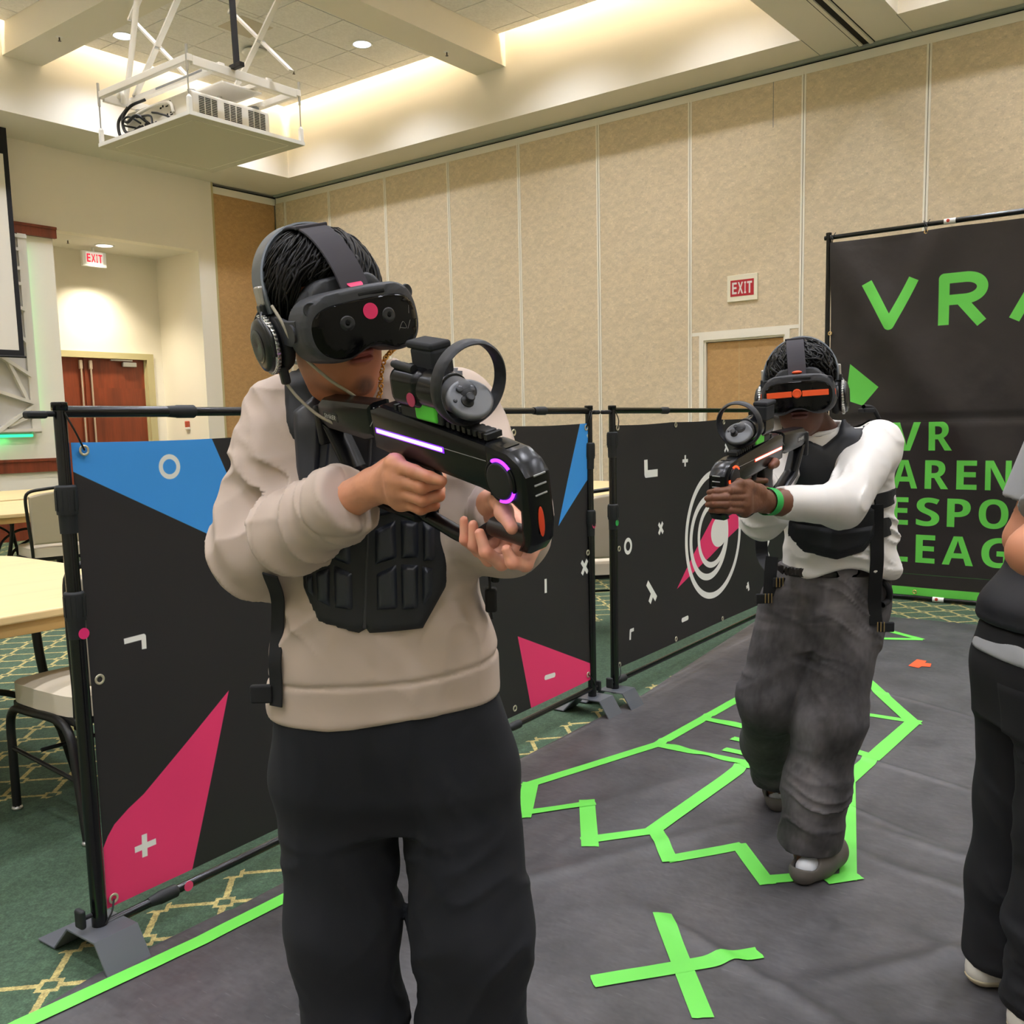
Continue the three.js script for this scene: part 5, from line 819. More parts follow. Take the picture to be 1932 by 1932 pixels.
const GRIP_HAND = { wrist: [-.128, -.062, .034], fore: [-.172, -.086, .05], mcp: [[-.062, -.016, .033], [-.058, -.035, .036], [-.060, -.053, .035], [-.064, -.070, .031]], pip: [[-.022, -.020, .029], [-.014, -.040, .027], [-.018, -.059, .027], [-.030, -.076, .024]], dip: [[.004, -.024, .024], [-.013, -.042, .0], [-.018, -.062, 0], [-.030, -.078, .002]], tip: [[.022, -.027, .018], [-.032, -.044, -.018], [-.038, -.063, -.018], [-.046, -.078, -.014]], thumb: [[-.108, -.042, .020], [-.094, -.016, -.004], [-.07, -.010, -.022], [-.046, -.012, -.024]] };
const GRIPBARE = GRIP_HAND;
function bodySkin(rows, limbs) { const f = [column(rows, 2.2), ...limbs.map(l => chain(l[0], l[1], .02))], g = blend(.05, ...f), pts = limbs.flatMap(l => l[0]).concat(rows.flatMap(r => [[r[1] - r[3], r[0], r[2] - r[4]], [r[1] + r[3], r[0], r[2] + r[4]]])), [lo, hi] = bounds(pts, .1); return meshField(g, lo, hi, .014); }

{
  const P = person('man in a beige sweatshirt and black padded vest aiming a toy gun, head tilted', [-1.157, .004, -1.152]);
  const HM4 = headM([-.055, 1.472, .160], .54, .20, .26, .92);
  const F = frameOf([.635, -.17, .755], .25), GMx = gunM([.118, 1.282, .38], F);
  const handR = mapHand(GMx, GRIP_HAND);
  const handL = mapHand(GMx, { wrist: [.03, -.102, -.066], fore: [.0, -.112, -.105], mcp: [[.142, -.092, -.030], [.122, -.106, -.028], [.099, -.112, -.026], [.076, -.111, -.028]], pip: [[.160, -.108, .008], [.120, -.116, .014], [.095, -.118, .014], [.070, -.115, .010]], dip: [[.163, -.096, .03], [.114, -.096, .031], [.090, -.094, .030], [.066, -.094, .026]], tip: [[.158, -.080, .032], [.104, -.074, .029], [.088, -.068, .026], [.062, -.070, .021]], thumb: [[.045, -.070, -.036], [.098, -.046, -.012], [.132, -.046, .010], [.160, -.056, .022]] });
  const tone = [204, 142, 108];
  const elR = [-.198, 1.122, .10], elL = [.192, 1.150, .10], shR = [-.165, 1.345, .012], shL = [.118, 1.342, .0], neckTo = [-.04, 1.345, .025];
  const skin = bodySkin([[.72, -.01, 0, .10, .07], [.80, -.015, 0, .155, .105], [1.0, -.02, .005, .125, .095], [1.2, -.025, .01, .135, .10], [1.33, -.03, .015, .13, .085], [1.37, -.035, .02, .07, .05]], [
    [[shR, elR, handR.fore], [.05, .042, .03]], [[shL, elL, handL.fore], [.05, .042, .03]], [[[-.105, .72, 0], [-.105, .45, .01], [-.092, .12, -.01], [-.092, .06, .05]], [.085, .058, .042, .035]], [[[.095, .72, 0], [.12, .45, .03], [.112, .12, 0], [.115, .06, .06]], [.085, .058, .042, .035]], [[[-.035, 1.34, .02], neckTo], [.06, .055]]]);
  const rightHand = handMesh(handR, 1, tone), leftHand = handMesh(handL, 1, [222, 160, 134]);
  mesh('body', joinIndexed([tint(skin, () => tone), headMesh(HM4, neckTo, .056, [176, 112, 80], [150, 74, 70], 1), rightHand, leftHand]), skinMat, P);
  // sweatshirt
  const hem = (x, z) => .846 + .045 * (x + .02) + .006 * Math.sin(x * 14), seamY = (x) => .914 + .05 * (x + .02) + (x > .05 ? .09 * (x - .05) : 0);
  const cuffR = mix3(elR, handR.fore, .93), cuffL = mix3(elL, handL.fore, .9);
  const torso = column([[.80, -.018, 0, .196, .138], [.86, -.018, 0, .199, .142], [.93, -.016, 0, .196, .150], [1.05, -.02, .008, .172, .138], [1.2, -.026, .014, .168, .128], [1.31, -.03, .014, .165, .112], [1.385, -.036, .018, .125, .088], [1.415, -.04, .022, .082, .07], [1.43, -.042, .024, .068, .066]], 2.4);
  const armR = chain([shR, elR, cuffR, mix3(elR, handR.fore, 1.0)], [.064, .061, .047, .045], .03), armL = chain([shL, elL, cuffL, mix3(elL, handL.fore, 1.0)], [.072, .066, .050, .048], .03);
  const fd = [folds([elR[0] + .04, elR[1] + .05, elR[2] + .05], [.75, .6, .5], 30, .026, .14, 3), folds([elR[0] - .02, elR[1] + .12, .06], [.3, 1, .2], 24, .020, .12, 9), folds(mix3(elR, handR.fore, .85), [.7, .45, .8], 60, .007, .06, 5), folds([elL[0], elL[1] + .07, elL[2]], [.1, 1, .5], 28, .022, .13, 7), folds(mix3(elL, handL.fore, .8), [0, .2, 1], 60, .007, .07, 8), folds([.1, 1.04, .1], [.6, 1, 0], 15, .014, .11, 2), folds([-.15, 1.05, .08], [-.4, 1, 0], 16, .015, .15, 4), folds([-.13, 1.36, .06], [1, .6, 0], 30, .008, .1, 12)];
  const nR = V(handR.fore[0] - elR[0], handR.fore[1] - elR[1], handR.fore[2] - elR[2]).normalize(), nL = V(handL.fore[0] - elL[0], handL.fore[1] - elL[1], handL.fore[2] - elL[2]).normalize(), pl = (n, p, o) => (x, y, z) => (x - p[0]) * n.x + (y - p[1]) * n.y + (z - p[2]) * n.z - o, cR = pl(nR, handR.fore, .006), cL = pl(nL, handL.fore, .004);
  const nk = cap([-.046, 1.40, .03], [-.05, 1.52, .07], .062, .07);
  const smooth0 = (x, y, z) => { const a = smax(armR(x, y, z), cR(x, y, z), .006), b = smax(armL(x, y, z), cL(x, y, z), .006); let d = smin(smin(torso(x, y, z), a, .034), b, .04); d = smax(d, hem(x, z) - y, .012); return smax(d, -nk(x, y, z), .01); };
  const sweat = (x, y, z) => {
    let d = smooth0(x, y, z); if (d > .05) return d; for (const f of fd) d += f(x, y, z);
    const s = y - seamY(x); d += .004 * Math.exp(-s * s / .00002) - .004 * smooth(-.01, -.03, s) * 0;
    for (const [c, q] of [[cR, -.048], [cL, -.046]]) { const t = c(x, y, z) - q; d += .003 * Math.exp(-t * t / .00002) * (Math.abs(x) < .3 && z > .16 ? 1 : 0); }
    return d + .003 * (fbm(x * 16, y * 12, z * 16, 2) - .5);
  };
  mesh('sweatshirt', meshField(sweat, [-.32, .82, -.19], [.30, 1.47, .40], .0052, 2.4), CL.sweat, P);
  mesh('collar', (() => { const pts = []; for (let i = 0; i < 24; i++) { const a = i / 24 * 6.283; pts.push([-.045 + .066 * Math.cos(a), 1.412 - .012 * Math.sin(a) - .01 * Math.cos(a), .032 + .066 * Math.sin(a)]); } return tube(pts, .0085, 64, 8, true); })(), CL.sweat, P);
  // sweatpants and shoes
  const pants = (() => {
    const hip = column([[.645, -.005, 0, .175, .11], [.72, -.008, 0, .207, .135], [.80, -.01, 0, .2, .138], [.90, -.016, 0, .185, .132]], 2.4), lL = chain([[-.105, .72, 0], [-.108, .45, .012], [-.094, .25, 0], [-.092, .09, -.01]], [.108, .096, .088, .08], .04), lR = chain([[.098, .72, 0], [.125, .45, .035], [.113, .25, .01], [.112, .09, 0]], [.108, .1, .09, .08], .04);
    const ff = [folds([-.1, .46, .06], [.4, 1, 0], 18, .012, .16, 1), folds([.13, .44, .08], [-.4, 1, 0], 18, .014, .16, 2), folds([-.1, .15, .03], [0, 1, .2], 26, .014, .14, 3), folds([.11, .15, .03], [0, 1, .2], 26, .014, .14, 4), folds([0, .66, .1], [1, .15, 0], 20, .010, .12, 5), folds([-.02, .80, .12], [1, 0, 0], 26, .007, .16, 6)];
    return (x, y, z) => { let d = smin(hip(x, y, z), Math.min(lL(x, y, z), lR(x, y, z)), .035); if (d > .05) return d; for (const f of ff) d += f(x, y, z); return smax(smax(d + .003 * (fbm(x * 12, y * 9, z * 12, 2) - .5), .045 - y, .01), y - .885, .01); };
  })();
  mesh('sweatpants', meshField(pants, [-.25, .03, -.2], [.27, .91, .22], .009, 2.4), CL.navy, P);
  for (const [t, h] of [[[-.1, .15], [-.09, -.06]], [[.135, .17], [.115, -.05]]]) { mesh('shoe', meshField((x, y, z) => smax(shoeField(t, h, 0, .048, .09)(x, y, z), .012 - y, .006), [t[0] - .1, -.01, h[1] - .09], [t[0] + .1, .18, t[1] + .1], .007), mat(0xdcdad6, .6), P); mesh('sole', meshField((x, y, z) => smax(smax(shoeField(t, h, 0, .052, .06)(x, y, z), y - .025, .005), .0005 - y, .003), [t[0] - .1, -.01, h[1] - .09], [t[0] + .1, .06, t[1] + .1], .007), mat(0x222222, .8), P); }
  mesh('hair', hairMesh({ seed: 11, count: 1700, front: 1.25, side: 1.75, back: 2.2, volume: .010, curl: .16, fly: .003, sweep: -.55, width: .0032, capFront: .062, capBack: -.03 }).applyMatrix4(HM4), new THREE.MeshPhysicalMaterial({ color: 0x0c0908, roughness: .45, specularIntensity: .4 }), P);
  { const c = new THREE.CatmullRomCurve3([[.034, 1.452, .035], [.026, 1.437, .085], [.017, 1.42, .118], [.013, 1.395, .132], [.011, 1.368, .139], [-.005, 1.345, .143], [-.04, 1.337, .14], [-.085, 1.37, .12], [-.105, 1.43, .06]].map(p => V(...p))), g = c.getSpacedPoints(64).map((p, i) => new THREE.TorusGeometry(.0030, .0013, 6, 10).rotateY(i * 1.3).rotateZ(i * .9).translate(p.x, p.y, p.z)); mesh('necklace', mergeGeometries(g), CL.gold, P); }
  // vest: two front halves with raised pads, shoulder straps, back panel, hanging side straps
  const upper = chain([shR, mix3(shR, elR, .35)], [.062, .05], .03), upperL = chain([shL, mix3(shL, elL, .35)], [.07, .055], .03);
  const V0 = (x, y, z) => smin(smin(torso(x, y, z), upper(x, y, z), .05), upperL(x, y, z), .05), T = .012, base = (x, y, d) => T * Math.sqrt(clamp(d / .012) * (2 - clamp(d / .012))) + .0015 * (fbm(x * 30, y * 30, 2, 2) - .5);
  const front = [[-.150, 1.424], [-.118, 1.428], [-.084, 1.424], [-.064, 1.38], [-.035, 1.358], [-.003, 1.345], [.029, 1.35], [.056, 1.374], [.076, 1.42], [.1, 1.425], [.134, 1.415], [.128, 1.324], [.118, 1.268], [.111, 1.203], [.112, 1.12], [.102, 1.068], [.064, 1.004], [-.018, .999], [-.025, 1.008], [-.033, .999], [-.1, 1.018], [-.122, 1.072], [-.126, 1.167], [-.131, 1.225], [-.134, 1.282], [-.143, 1.338]];
  const vest = mesh('vest', [drape(V0, front, .0055, base)], CL.vest, P);
  mesh('vest_back', drape(V0, front.map(([x, y]) => [x, y < 1.3 ? y : y]), .012, (x, y, d) => T * clamp(d / .012), .5, -1), CL.vest, vest);
  const side = s => { const Q = []; for (const y of [1.20, 1.10]) Q.push(y); return Q; };
  const VF = (x, y, z) => V0(x, y, z) - T * .92;
  const pads = [[[-.003, 1.095], [.028, 1.108], [.028, 1.039], [-.004, 1.038]], [[.035, 1.108], [.061, 1.105], [.059, 1.038], [.034, 1.037]], [[.067, 1.103], [.083, 1.098], [.081, 1.058], [.066, 1.04]], [[-.040, 1.096], [-.068, 1.109], [-.069, 1.043], [-.041, 1.039]], [[-.075, 1.106], [-.097, 1.098], [-.096, 1.054], [-.077, 1.044]], [[-.103, 1.095], [-.114, 1.088], [-.112, 1.068], [-.103, 1.06]], [[-.003, 1.162], [.029, 1.176], [.029, 1.118], [-.004, 1.108]], [[.037, 1.176], [.063, 1.173], [.062, 1.117], [.036, 1.117]], [[.070, 1.172], [.087, 1.164], [.086, 1.111], [.069, 1.111]], [[-.040, 1.163], [-.069, 1.178], [-.070, 1.119], [-.041, 1.108]], [[-.076, 1.176], [-.100, 1.17], [-.1, 1.114], [-.076, 1.116]],
    [[-.127, 1.346], [-.094, 1.369], [-.078, 1.357], [-.089, 1.226], [-.121, 1.226]], [[-.070, 1.318], [-.030, 1.29], [-.032, 1.19], [-.084, 1.19]], [[-.006, 1.268], [.028, 1.256], [.031, 1.188], [-.006, 1.18]], [[.038, 1.31], [.095, 1.30], [.096, 1.19], [.038, 1.186]]];
  for (const p of pads) mesh('vest_pad', drape(VF, p, .0036, (x, y, d) => .0075 * smooth(0, .0055, d) + .0006), CL.pad, vest);
  mesh('zipper', [tube([1.345, 1.25, 1.15, 1.08, 1.01].map((y, i) => { let z = .4; const x = -.0035 - i * .0052; while (V0(x, y, z) > .012 && z > -.1) z -= .002; return [x, y, z]; }), .0028, 40, 6)], mat(0x2c2c30, .5), vest);
  const onCloth = (x, y, off = .004, z0 = .45) => { let z = z0; while (sweat(x, y, z) > off && z > -.2) z -= .0015; return [x, y, z]; };
  mesh('side_strap', [band([onCloth(-.160, 1.10, .012), onCloth(-.166, 1.05, .006), onCloth(-.172, 1.0, .006), onCloth(-.176, .95, .006), onCloth(-.178, .91, .006), onCloth(-.180, .875, .008)], .024, .003, [1, 0, .5], 30)], CL.strap, vest);
  mesh('strap_buckle', [rbox(.036, .03, .014, .004, -.203, .895, .105)], CL.strap, vest);
  mesh('side_strap', [band([[.155, 1.12, .06], [.168, 1.07, .05], [.168, 1.03, .04], [.17, 1.0, .03]], .024, .004, [0, 0, 1], 16), rbox(.02, .04, .03, .005, .17, 1.03, .045), rbox(.014, .03, .02, .004, .178, 1.075, .05)], CL.strap, vest);
  mesh('shoulder_trim', [band([[-.142, 1.425, .06], [-.128, 1.438, .03], [-.118, 1.436, -.005]], .05, .006, [1, 0, 0], 12)], mat(0x8d8d86, .7), vest);
  headset('black headset with pink dots worn by the man in beige', worldOf(P, HM4.clone().multiply(new THREE.Matrix4().makeTranslation(0, -.004, 0))), 0xd8255f, false);
  headphones('black headphones with a chrome rim and cable, over the pink-dotted headset', worldOf(P, HM4), true);
  gun('black toy gun with a glowing purple strip held by the man in beige', worldOf(P, GMx), 0x8a2cff, 0xe6a6ff, 0xd8401c);
  controller('black ring game controller on the toy gun with the purple light', worldOf(P, GMx));
}
// ---------- person in the white long-sleeved shirt, stepping forward ----------
{
  const P = person('man in a white long-sleeved shirt and grey jeans, stepping forward with a toy gun', [-.976, .004, -2.724]);
  const HM4 = headM([-.123, 1.378, .165], -.36, -.02, .05, .97);
  const F = frameOf([-.60, -.15, .78], -.08), GMx = gunM([-.350, 1.217, .565], F);
  const handR = mapHand(GMx, GRIP_HAND);
  const handL = { wrist: [-.33, 1.133, .59], fore: [-.277, 1.126, .545], mcp: [[-.394, 1.164, .672], [-.397, 1.150, .677], [-.397, 1.135, .677], [-.394, 1.121, .670]], pip: [[-.443, 1.169, .728], [-.449, 1.156, .732], [-.449, 1.142, .732], [-.442, 1.128, .726]], dip: [[-.466, 1.168, .722], [-.471, 1.155, .725], [-.471, 1.142, .725], [-.464, 1.128, .718]], tip: [[-.478, 1.165, .704], [-.483, 1.152, .706], [-.482, 1.139, .706], [-.474, 1.126, .700]], thumb: [[-.353, 1.157, .625], [-.386, 1.175, .664], [-.412, 1.181, .690], [-.436, 1.177, .708]] };
  const tone = [112, 72, 50], shR = [-.160, 1.262, .092], elR = [-.250, 1.070, .28], shL = [.098, 1.245, .135], elL = [-.082, 1.100, .365], neckTo = [-.06, 1.27, .11];
  const skin = bodySkin([[.74, -.01, .01, .13, .09], [.85, .01, .01, .115, .09], [1.0, .01, .045, .115, .09], [1.14, -.005, .085, .13, .10], [1.25, -.03, .105, .12, .075], [1.29, -.05, .11, .06, .05]], [
    [[shR, elR, handR.fore], [.048, .04, .028]], [[shL, elL, handL.fore, handL.wrist], [.05, .042, .03, .026]], [[[-.09, .79, .01], [-.165, .50, .03], [-.01, .12, -.45], [-.015, .05, -.40]], [.082, .055, .04, .035]], [[[.08, .79, .01], [-.02, .46, .13], [-.045, .10, .02], [-.07, .05, .09]], [.082, .055, .04, .035]]]);
  mesh('body', joinIndexed([tint(skin, () => tone), headMesh(HM4, neckTo, .052, [92, 56, 40], [96, 50, 44], 0), handMesh(handR, 1, tone), handMesh(handL, 1.02, tone)]), skinMat, P);
  const white = new THREE.MeshPhysicalMaterial({ color: 0xdedad4, roughness: .9, sheen: .2, bumpMap: grain(150, 70), bumpScale: .0005 });
  const torso = column([[.84, .03, .02, .148, .125], [.90, .035, .03, .158, .132], [.98, .025, .045, .148, .122], [1.10, .008, .075, .15, .118], [1.2, -.01, .095, .152, .105], [1.265, -.03, .105, .115, .082], [1.295, -.055, .11, .07, .065], [1.31, -.06, .115, .062, .06]], 2.3);
  const wL = mix3(handL.fore, handL.wrist, .15), nR = V(handR.fore[0] - elR[0], handR.fore[1] - elR[1], handR.fore[2] - elR[2]).normalize(), nL = V(handL.wrist[0] - elL[0], handL.wrist[1] - elL[1], handL.wrist[2] - elL[2]).normalize();
  const aR = chain([shR, elR, handR.fore], [.066, .056, .038], .03), aL = chain([shL, elL, wL], [.064, .053, .036], .03), plane = (n, p, o) => (x, y, z) => (x - p[0]) * n.x + (y - p[1]) * n.y + (z - p[2]) * n.z - o, cR = plane(nR, handR.fore, .006), cL = plane(nL, wL, .0);
  const fd = [folds([elL[0] + .05, elL[1] + .05, elL[2] - .04], [.8, .1, .5], 32, .014, .12, 3), folds([elR[0], elR[1] + .04, elR[2]], [.4, 1, .3], 32, .014, .1, 5), folds([.04, .91, .12], [.25, 1, 0], 30, .016, .16, 7), folds([.15, .95, .04], [.4, 1, 0], 30, .02, .12, 6), folds([.09, 1.2, .17], [.6, .8, .2], 36, .008, .08, 2), folds(mix3(elL, wL, .75), [.7, 0, .7], 55, .006, .09, 9)];
  const nk = cap([-.065, 1.275, .12], [-.08, 1.4, .15], .056, .066);
  const shirt = (x, y, z) => { let d = smin(smin(torso(x, y, z), smax(aR(x, y, z), cR(x, y, z), .005), .05), smax(aL(x, y, z), cL(x, y, z), .005), .05); if (d > .05) return d; for (const f of fd) d += f(x, y, z); d = smax(d, .885 + .02 * Math.sin(x * 22 + 1) - .03 * (x - .02) - y, .012); return smax(d, -nk(x, y, z), .01) + .002 * (fbm(x * 18, y * 14, z * 18, 2) - .5); };
  mesh('shirt', meshField(shirt, [-.36, .83, -.15], [.24, 1.36, .66], .0065, 2.3), white, P);
  mesh('collar', (() => { const pts = []; for (let i = 0; i < 24; i++) { const a = i / 24 * 6.283; pts.push([-.064 + .06 * Math.cos(a), 1.292 - .016 * Math.sin(a) + .006 * Math.cos(a), .12 + .058 * Math.sin(a)]); } return tube(pts, .007, 64, 8, true); })(), white, P);
  // washed black jeans: dye worn pale on the thighs, knees and along the seams
  const rl = [[-.088, .79, .01], [-.162, .51, .03], [-.10, .30, -.20], [-.005, .10, -.44]], fl = [[.078, .79, .01], [-.020, .47, .125], [-.045, .27, .10], [-.055, .085, .07]];
  const jf = (() => {
    const hip = column([[.68, -.015, .01, .145, .105], [.78, .005, .01, .165, .12], [.86, .018, .015, .158, .122], [.92, .02, .02, .152, .12]], 2.4), a = chain(rl, [.096, .086, .08, .082], .05), b = chain(fl, [.098, .090, .086, .088], .05);
    const ff = [folds([-.02, .76, .12], [.5, 1, 0], 40, .010, .12, 3), folds([-.16, .52, .08], [-.3, 1, 0], 24, .012, .14, 1), folds([-.02, .45, .2], [.3, 1, 0], 20, .010, .14, 2), folds([-.055, .17, .12], [.25, 1, .1], 30, .018, .12, 4), folds([0, .13, -.42], [0, 1, 0], 30, .018, .12, 8), folds([.09, .62, .1], [.7, .5, 0], 22, .010, .14, 6)];
    return (x, y, z) => { let d = smin(hip(x, y, z), smin(a(x, y, z), b(x, y, z), .012), .04); if (d > .05) return d; for (const f of ff) d += f(x, y, z); const sx = x + .045 + (.79 - y) * .06; d += .002 * Math.exp(-sx * sx / .00002) * smooth(.70, .74, y) * (z > .05 ? 1 : 0); return smax(smax(d, (z < -.2 ? .075 : .082) + .12 * clamp(.12 - z, -.08, .05) * (z > -.2 ? 1 : 0) - y, .008), y - .905, .008); };
  })();
  const jeans = meshField(jf, [-.32, .01, -.62], [.22, .93, .26], .0075, 2.3);
  mesh('jeans', tint(jeans, (x, y, z) => { const n = fbm(x * 26, y * 10, z * 26, 4), f = fbm(x * 160, y * 60, z * 160, 2), w = fbm(x * 7 + 3, y * 34, z * 7, 3); let k = 66 + 40 * (n - .5) + 22 * (f - .5); k += 46 * smooth(.5, .72, fbm(x * 5, y * 4.2, z * 5 + 7, 3)) + 20 * smooth(.55, .75, w) * smooth(.62, .74, y) * smooth(.88, .8, y); if (y < .11 && z > -.2) k += 24 * (vnoise(x * 90, y * 30, z * 90) - .4); return [k, k * .955, k * .965]; }), new THREE.MeshStandardMaterial({ vertexColors: true, roughness: .95, bumpMap: grain(150, 90), bumpScale: .0006 }), P);
  mesh('belt', meshField((x, y, z) => Math.max(Math.abs(column([[.84, .018, .015, .16, .124], [.95, .02, .02, .157, .122]], 2.4)(x, y, z)) - .003, Math.abs(y - .893) - .016), [-.2, .86, -.15], [.22, .93, .18], .007), mat(0x1c1410, .5), P);
  // foam slides with white socks in the open toes
  for (const [t, h] of [[[-.092, .142], [.022, .045]], [[-.022, -.375], [.03, -.55]]]) {
    const dx = t[0] - h[0], dz = t[1] - h[1], L = Math.hypot(dx, dz), ux = dx / L, uz = dz / L, sole = shoeField(t, h, 0, .050, .05), up = shoeField([t[0] - ux * .012, t[1] - uz * .012], h, .008, .050, .055), hole = ell([t[0] - ux * .004, .066, t[1] - uz * .004], [.040, .030, .036], Math.atan2(ux, uz)), inner = shoeField([t[0] - ux * .014, t[1] - uz * .014], h, .010, .041, .05);
    const lo = [Math.min(t[0], h[0]) - .09, -.01, Math.min(t[1], h[1]) - .09], hi = [Math.max(t[0], h[0]) + .09, .15, Math.max(t[1], h[1]) + .09];
    const slide = mesh('slide', meshField((x, y, z) => smax(smax(smax(smin(sole(x, y, z), up(x, y, z), .01), -hole(x, y, z), .008), .0015 - y, .008), -(smax(inner(x, y, z), .03 - y, .004)), .003), lo, hi, .0045), mat(0x5c5650, .75), P);
    mesh('sock', meshField((x, y, z) => smax(shoeField([t[0] - ux * .016, t[1] - uz * .016], h, .012, .0385, .06)(x, y, z), .026 - y, .006), lo, hi, .005), mat(0xd4d6da, .9), P);
  }
  mesh('hair', hairMesh({ seed: 23, count: 1500, front: 1.3, side: 1.6, back: 2.1, volume: .009, curl: .5, fly: .005, sweep: .35, width: .0040, capFront: .06, capBack: -.03 }).applyMatrix4(HM4), new THREE.MeshPhysicalMaterial({ color: 0x0a0908, roughness: .45, specularIntensity: .4 }), P);
  mesh('wristband', xf(lathe([[.030, -.012], [.0315, -.012], [.0315, .012], [.030, .012], [.030, -.012]], 30), { p: [-.318, 1.132, .580], r: [0, 0, 0] }).translate(.318, -1.132, -.580).applyQuaternion(new THREE.Quaternion().setFromUnitVectors(V(0, 1, 0), nL)).translate(-.318, 1.132, .580), mat(0x2fae4f, .6), P);
  // vest
  const up = chain([shR, mix3(shR, elR, .3)], [.06, .05], .03), upL = chain([shL, mix3(shL, elL, .25)], [.066, .055], .03), V0 = (x, y, z) => smin(smin(torso(x, y, z), up(x, y, z), .05), upL(x, y, z), .05) - .002, T = .014;
  const base = (x, y, d) => T * Math.sqrt(clamp(d / .014) * (2 - clamp(d / .014))) + .004 * (fbm(x * 14, y * 22, 6, 3) - .5);
  const front = [[-.174, 1.29], [-.150, 1.338], [-.112, 1.343], [-.130, 1.307], [-.112, 1.262], [-.071, 1.242], [-.03, 1.276], [-.006, 1.325], [.05, 1.335], [.085, 1.315], [.036, 1.282], [.004, 1.233], [-.004, 1.163], [.022, 1.092], [.07, 1.076], [.085, 1.0], [.05, .955], [-.02, .934], [-.10, .952], [-.139, 1.01], [-.150, 1.166]];
  const vest = mesh('vest', drape(V0, front, .006, base), CL.vest, P);
  mesh('vest_back', drape(V0, [[-.15, 1.3], [-.1, 1.33], [.07, 1.33], [.13, 1.28], [.15, 1.15], [.15, 1.0], [.1, .95], [-.08, .95], [-.13, 1.0], [-.15, 1.15]], .012, (x, y, d) => T * clamp(d / .012), .5, -1), CL.vest, vest);
  mesh('vest_pad', drape((x, y, z) => V0(x, y, z) - T * .9, [[-.138, 1.035], [-.135, 1.0], [-.098, .965], [-.02, .948], [.045, .966], [.072, 1.0], [.07, 1.03], [-.02, 1.02]], .005, (x, y, d) => .012 * smooth(0, .012, d)), CL.vest, vest);
  const on = (x, y, off = .004) => { let z = .5; while (Math.min(V0(x, y, z), jf(x, y, z)) > off && z > -.1) z -= .0015; return [x, y, z]; };
  mesh('chest_band', band([on(.07, 1.09), on(.11, 1.097), [.150, 1.103, .12], [.168, 1.105, .07]], .04, .006, [0, 1, 0], 20), CL.strap, vest); mesh('waist_band', band([on(.08, 1.015), on(.115, 1.02), [.15, 1.02, .1], [.165, 1.02, .05]], .05, .008, [0, 1, 0], 20), CL.strap, vest);
  const st = (pts, buckle) => { mesh('side_strap', band(pts, .034, .004, [1, 0, .1], 40), CL.strap, vest); const [x, y, z] = pts[pts.length - 1]; mesh('strap_buckle', [rbox(.042, .028, .012, .004, x + buckle, y - .006, z + .006)], CL.strap, vest); for (let i = 0; i < 3; i++) mesh('strap_stitch', rbox(.003, .028, .002, .0008, x + buckle * .3 - .009 + i * .009, y - .004, z + .0135), mat(0x8a7448, .6), vest); };
  st([on(.072, 1.085, .012), on(.082, 1.0, .014), on(.086, .93, .012), on(.090, .86, .008), on(.098, .80, .008), on(.104, .745, .008)], .026); st([on(-.148, 1.03, .012), on(-.156, .96, .010), on(-.152, .91, .010), on(-.152, .865, .006)], .006); st([[-.165, .93, .05], [-.172, .88, .06], [-.176, .82, .065]], -.018);
  mesh('strap_loop', tube([[.12, .87, .1], [.14, .845, .12], [.145, .81, .11], [.12, .80, .13]], .009, 24, 8), CL.strap, vest);
  mesh('shoulder_buckle', [rbox(.03, .012, .05, .004, .075, 1.335, .1), tube([[.06, 1.345, .12], [.1, 1.34, .08], [.13, 1.31, .05]], .006, 16, 7)], CL.strap, vest);
  headset('black headset with an orange front stripe worn by the man in white', worldOf(P, HM4.clone().multiply(new THREE.Matrix4().makeTranslation(0, -.004, 0))), 0xf0561e, true);
  headphones('black headphones with a chrome rim over the orange-striped headset', worldOf(P, HM4), false);
  gun('black toy gun with a glowing red strip held by the man in white', worldOf(P, GMx), 0xff3a18, 0xffc0a8, 0x2a2a2c);
  controller('black ring game controller on the toy gun with the red light', worldOf(P, GMx));
}
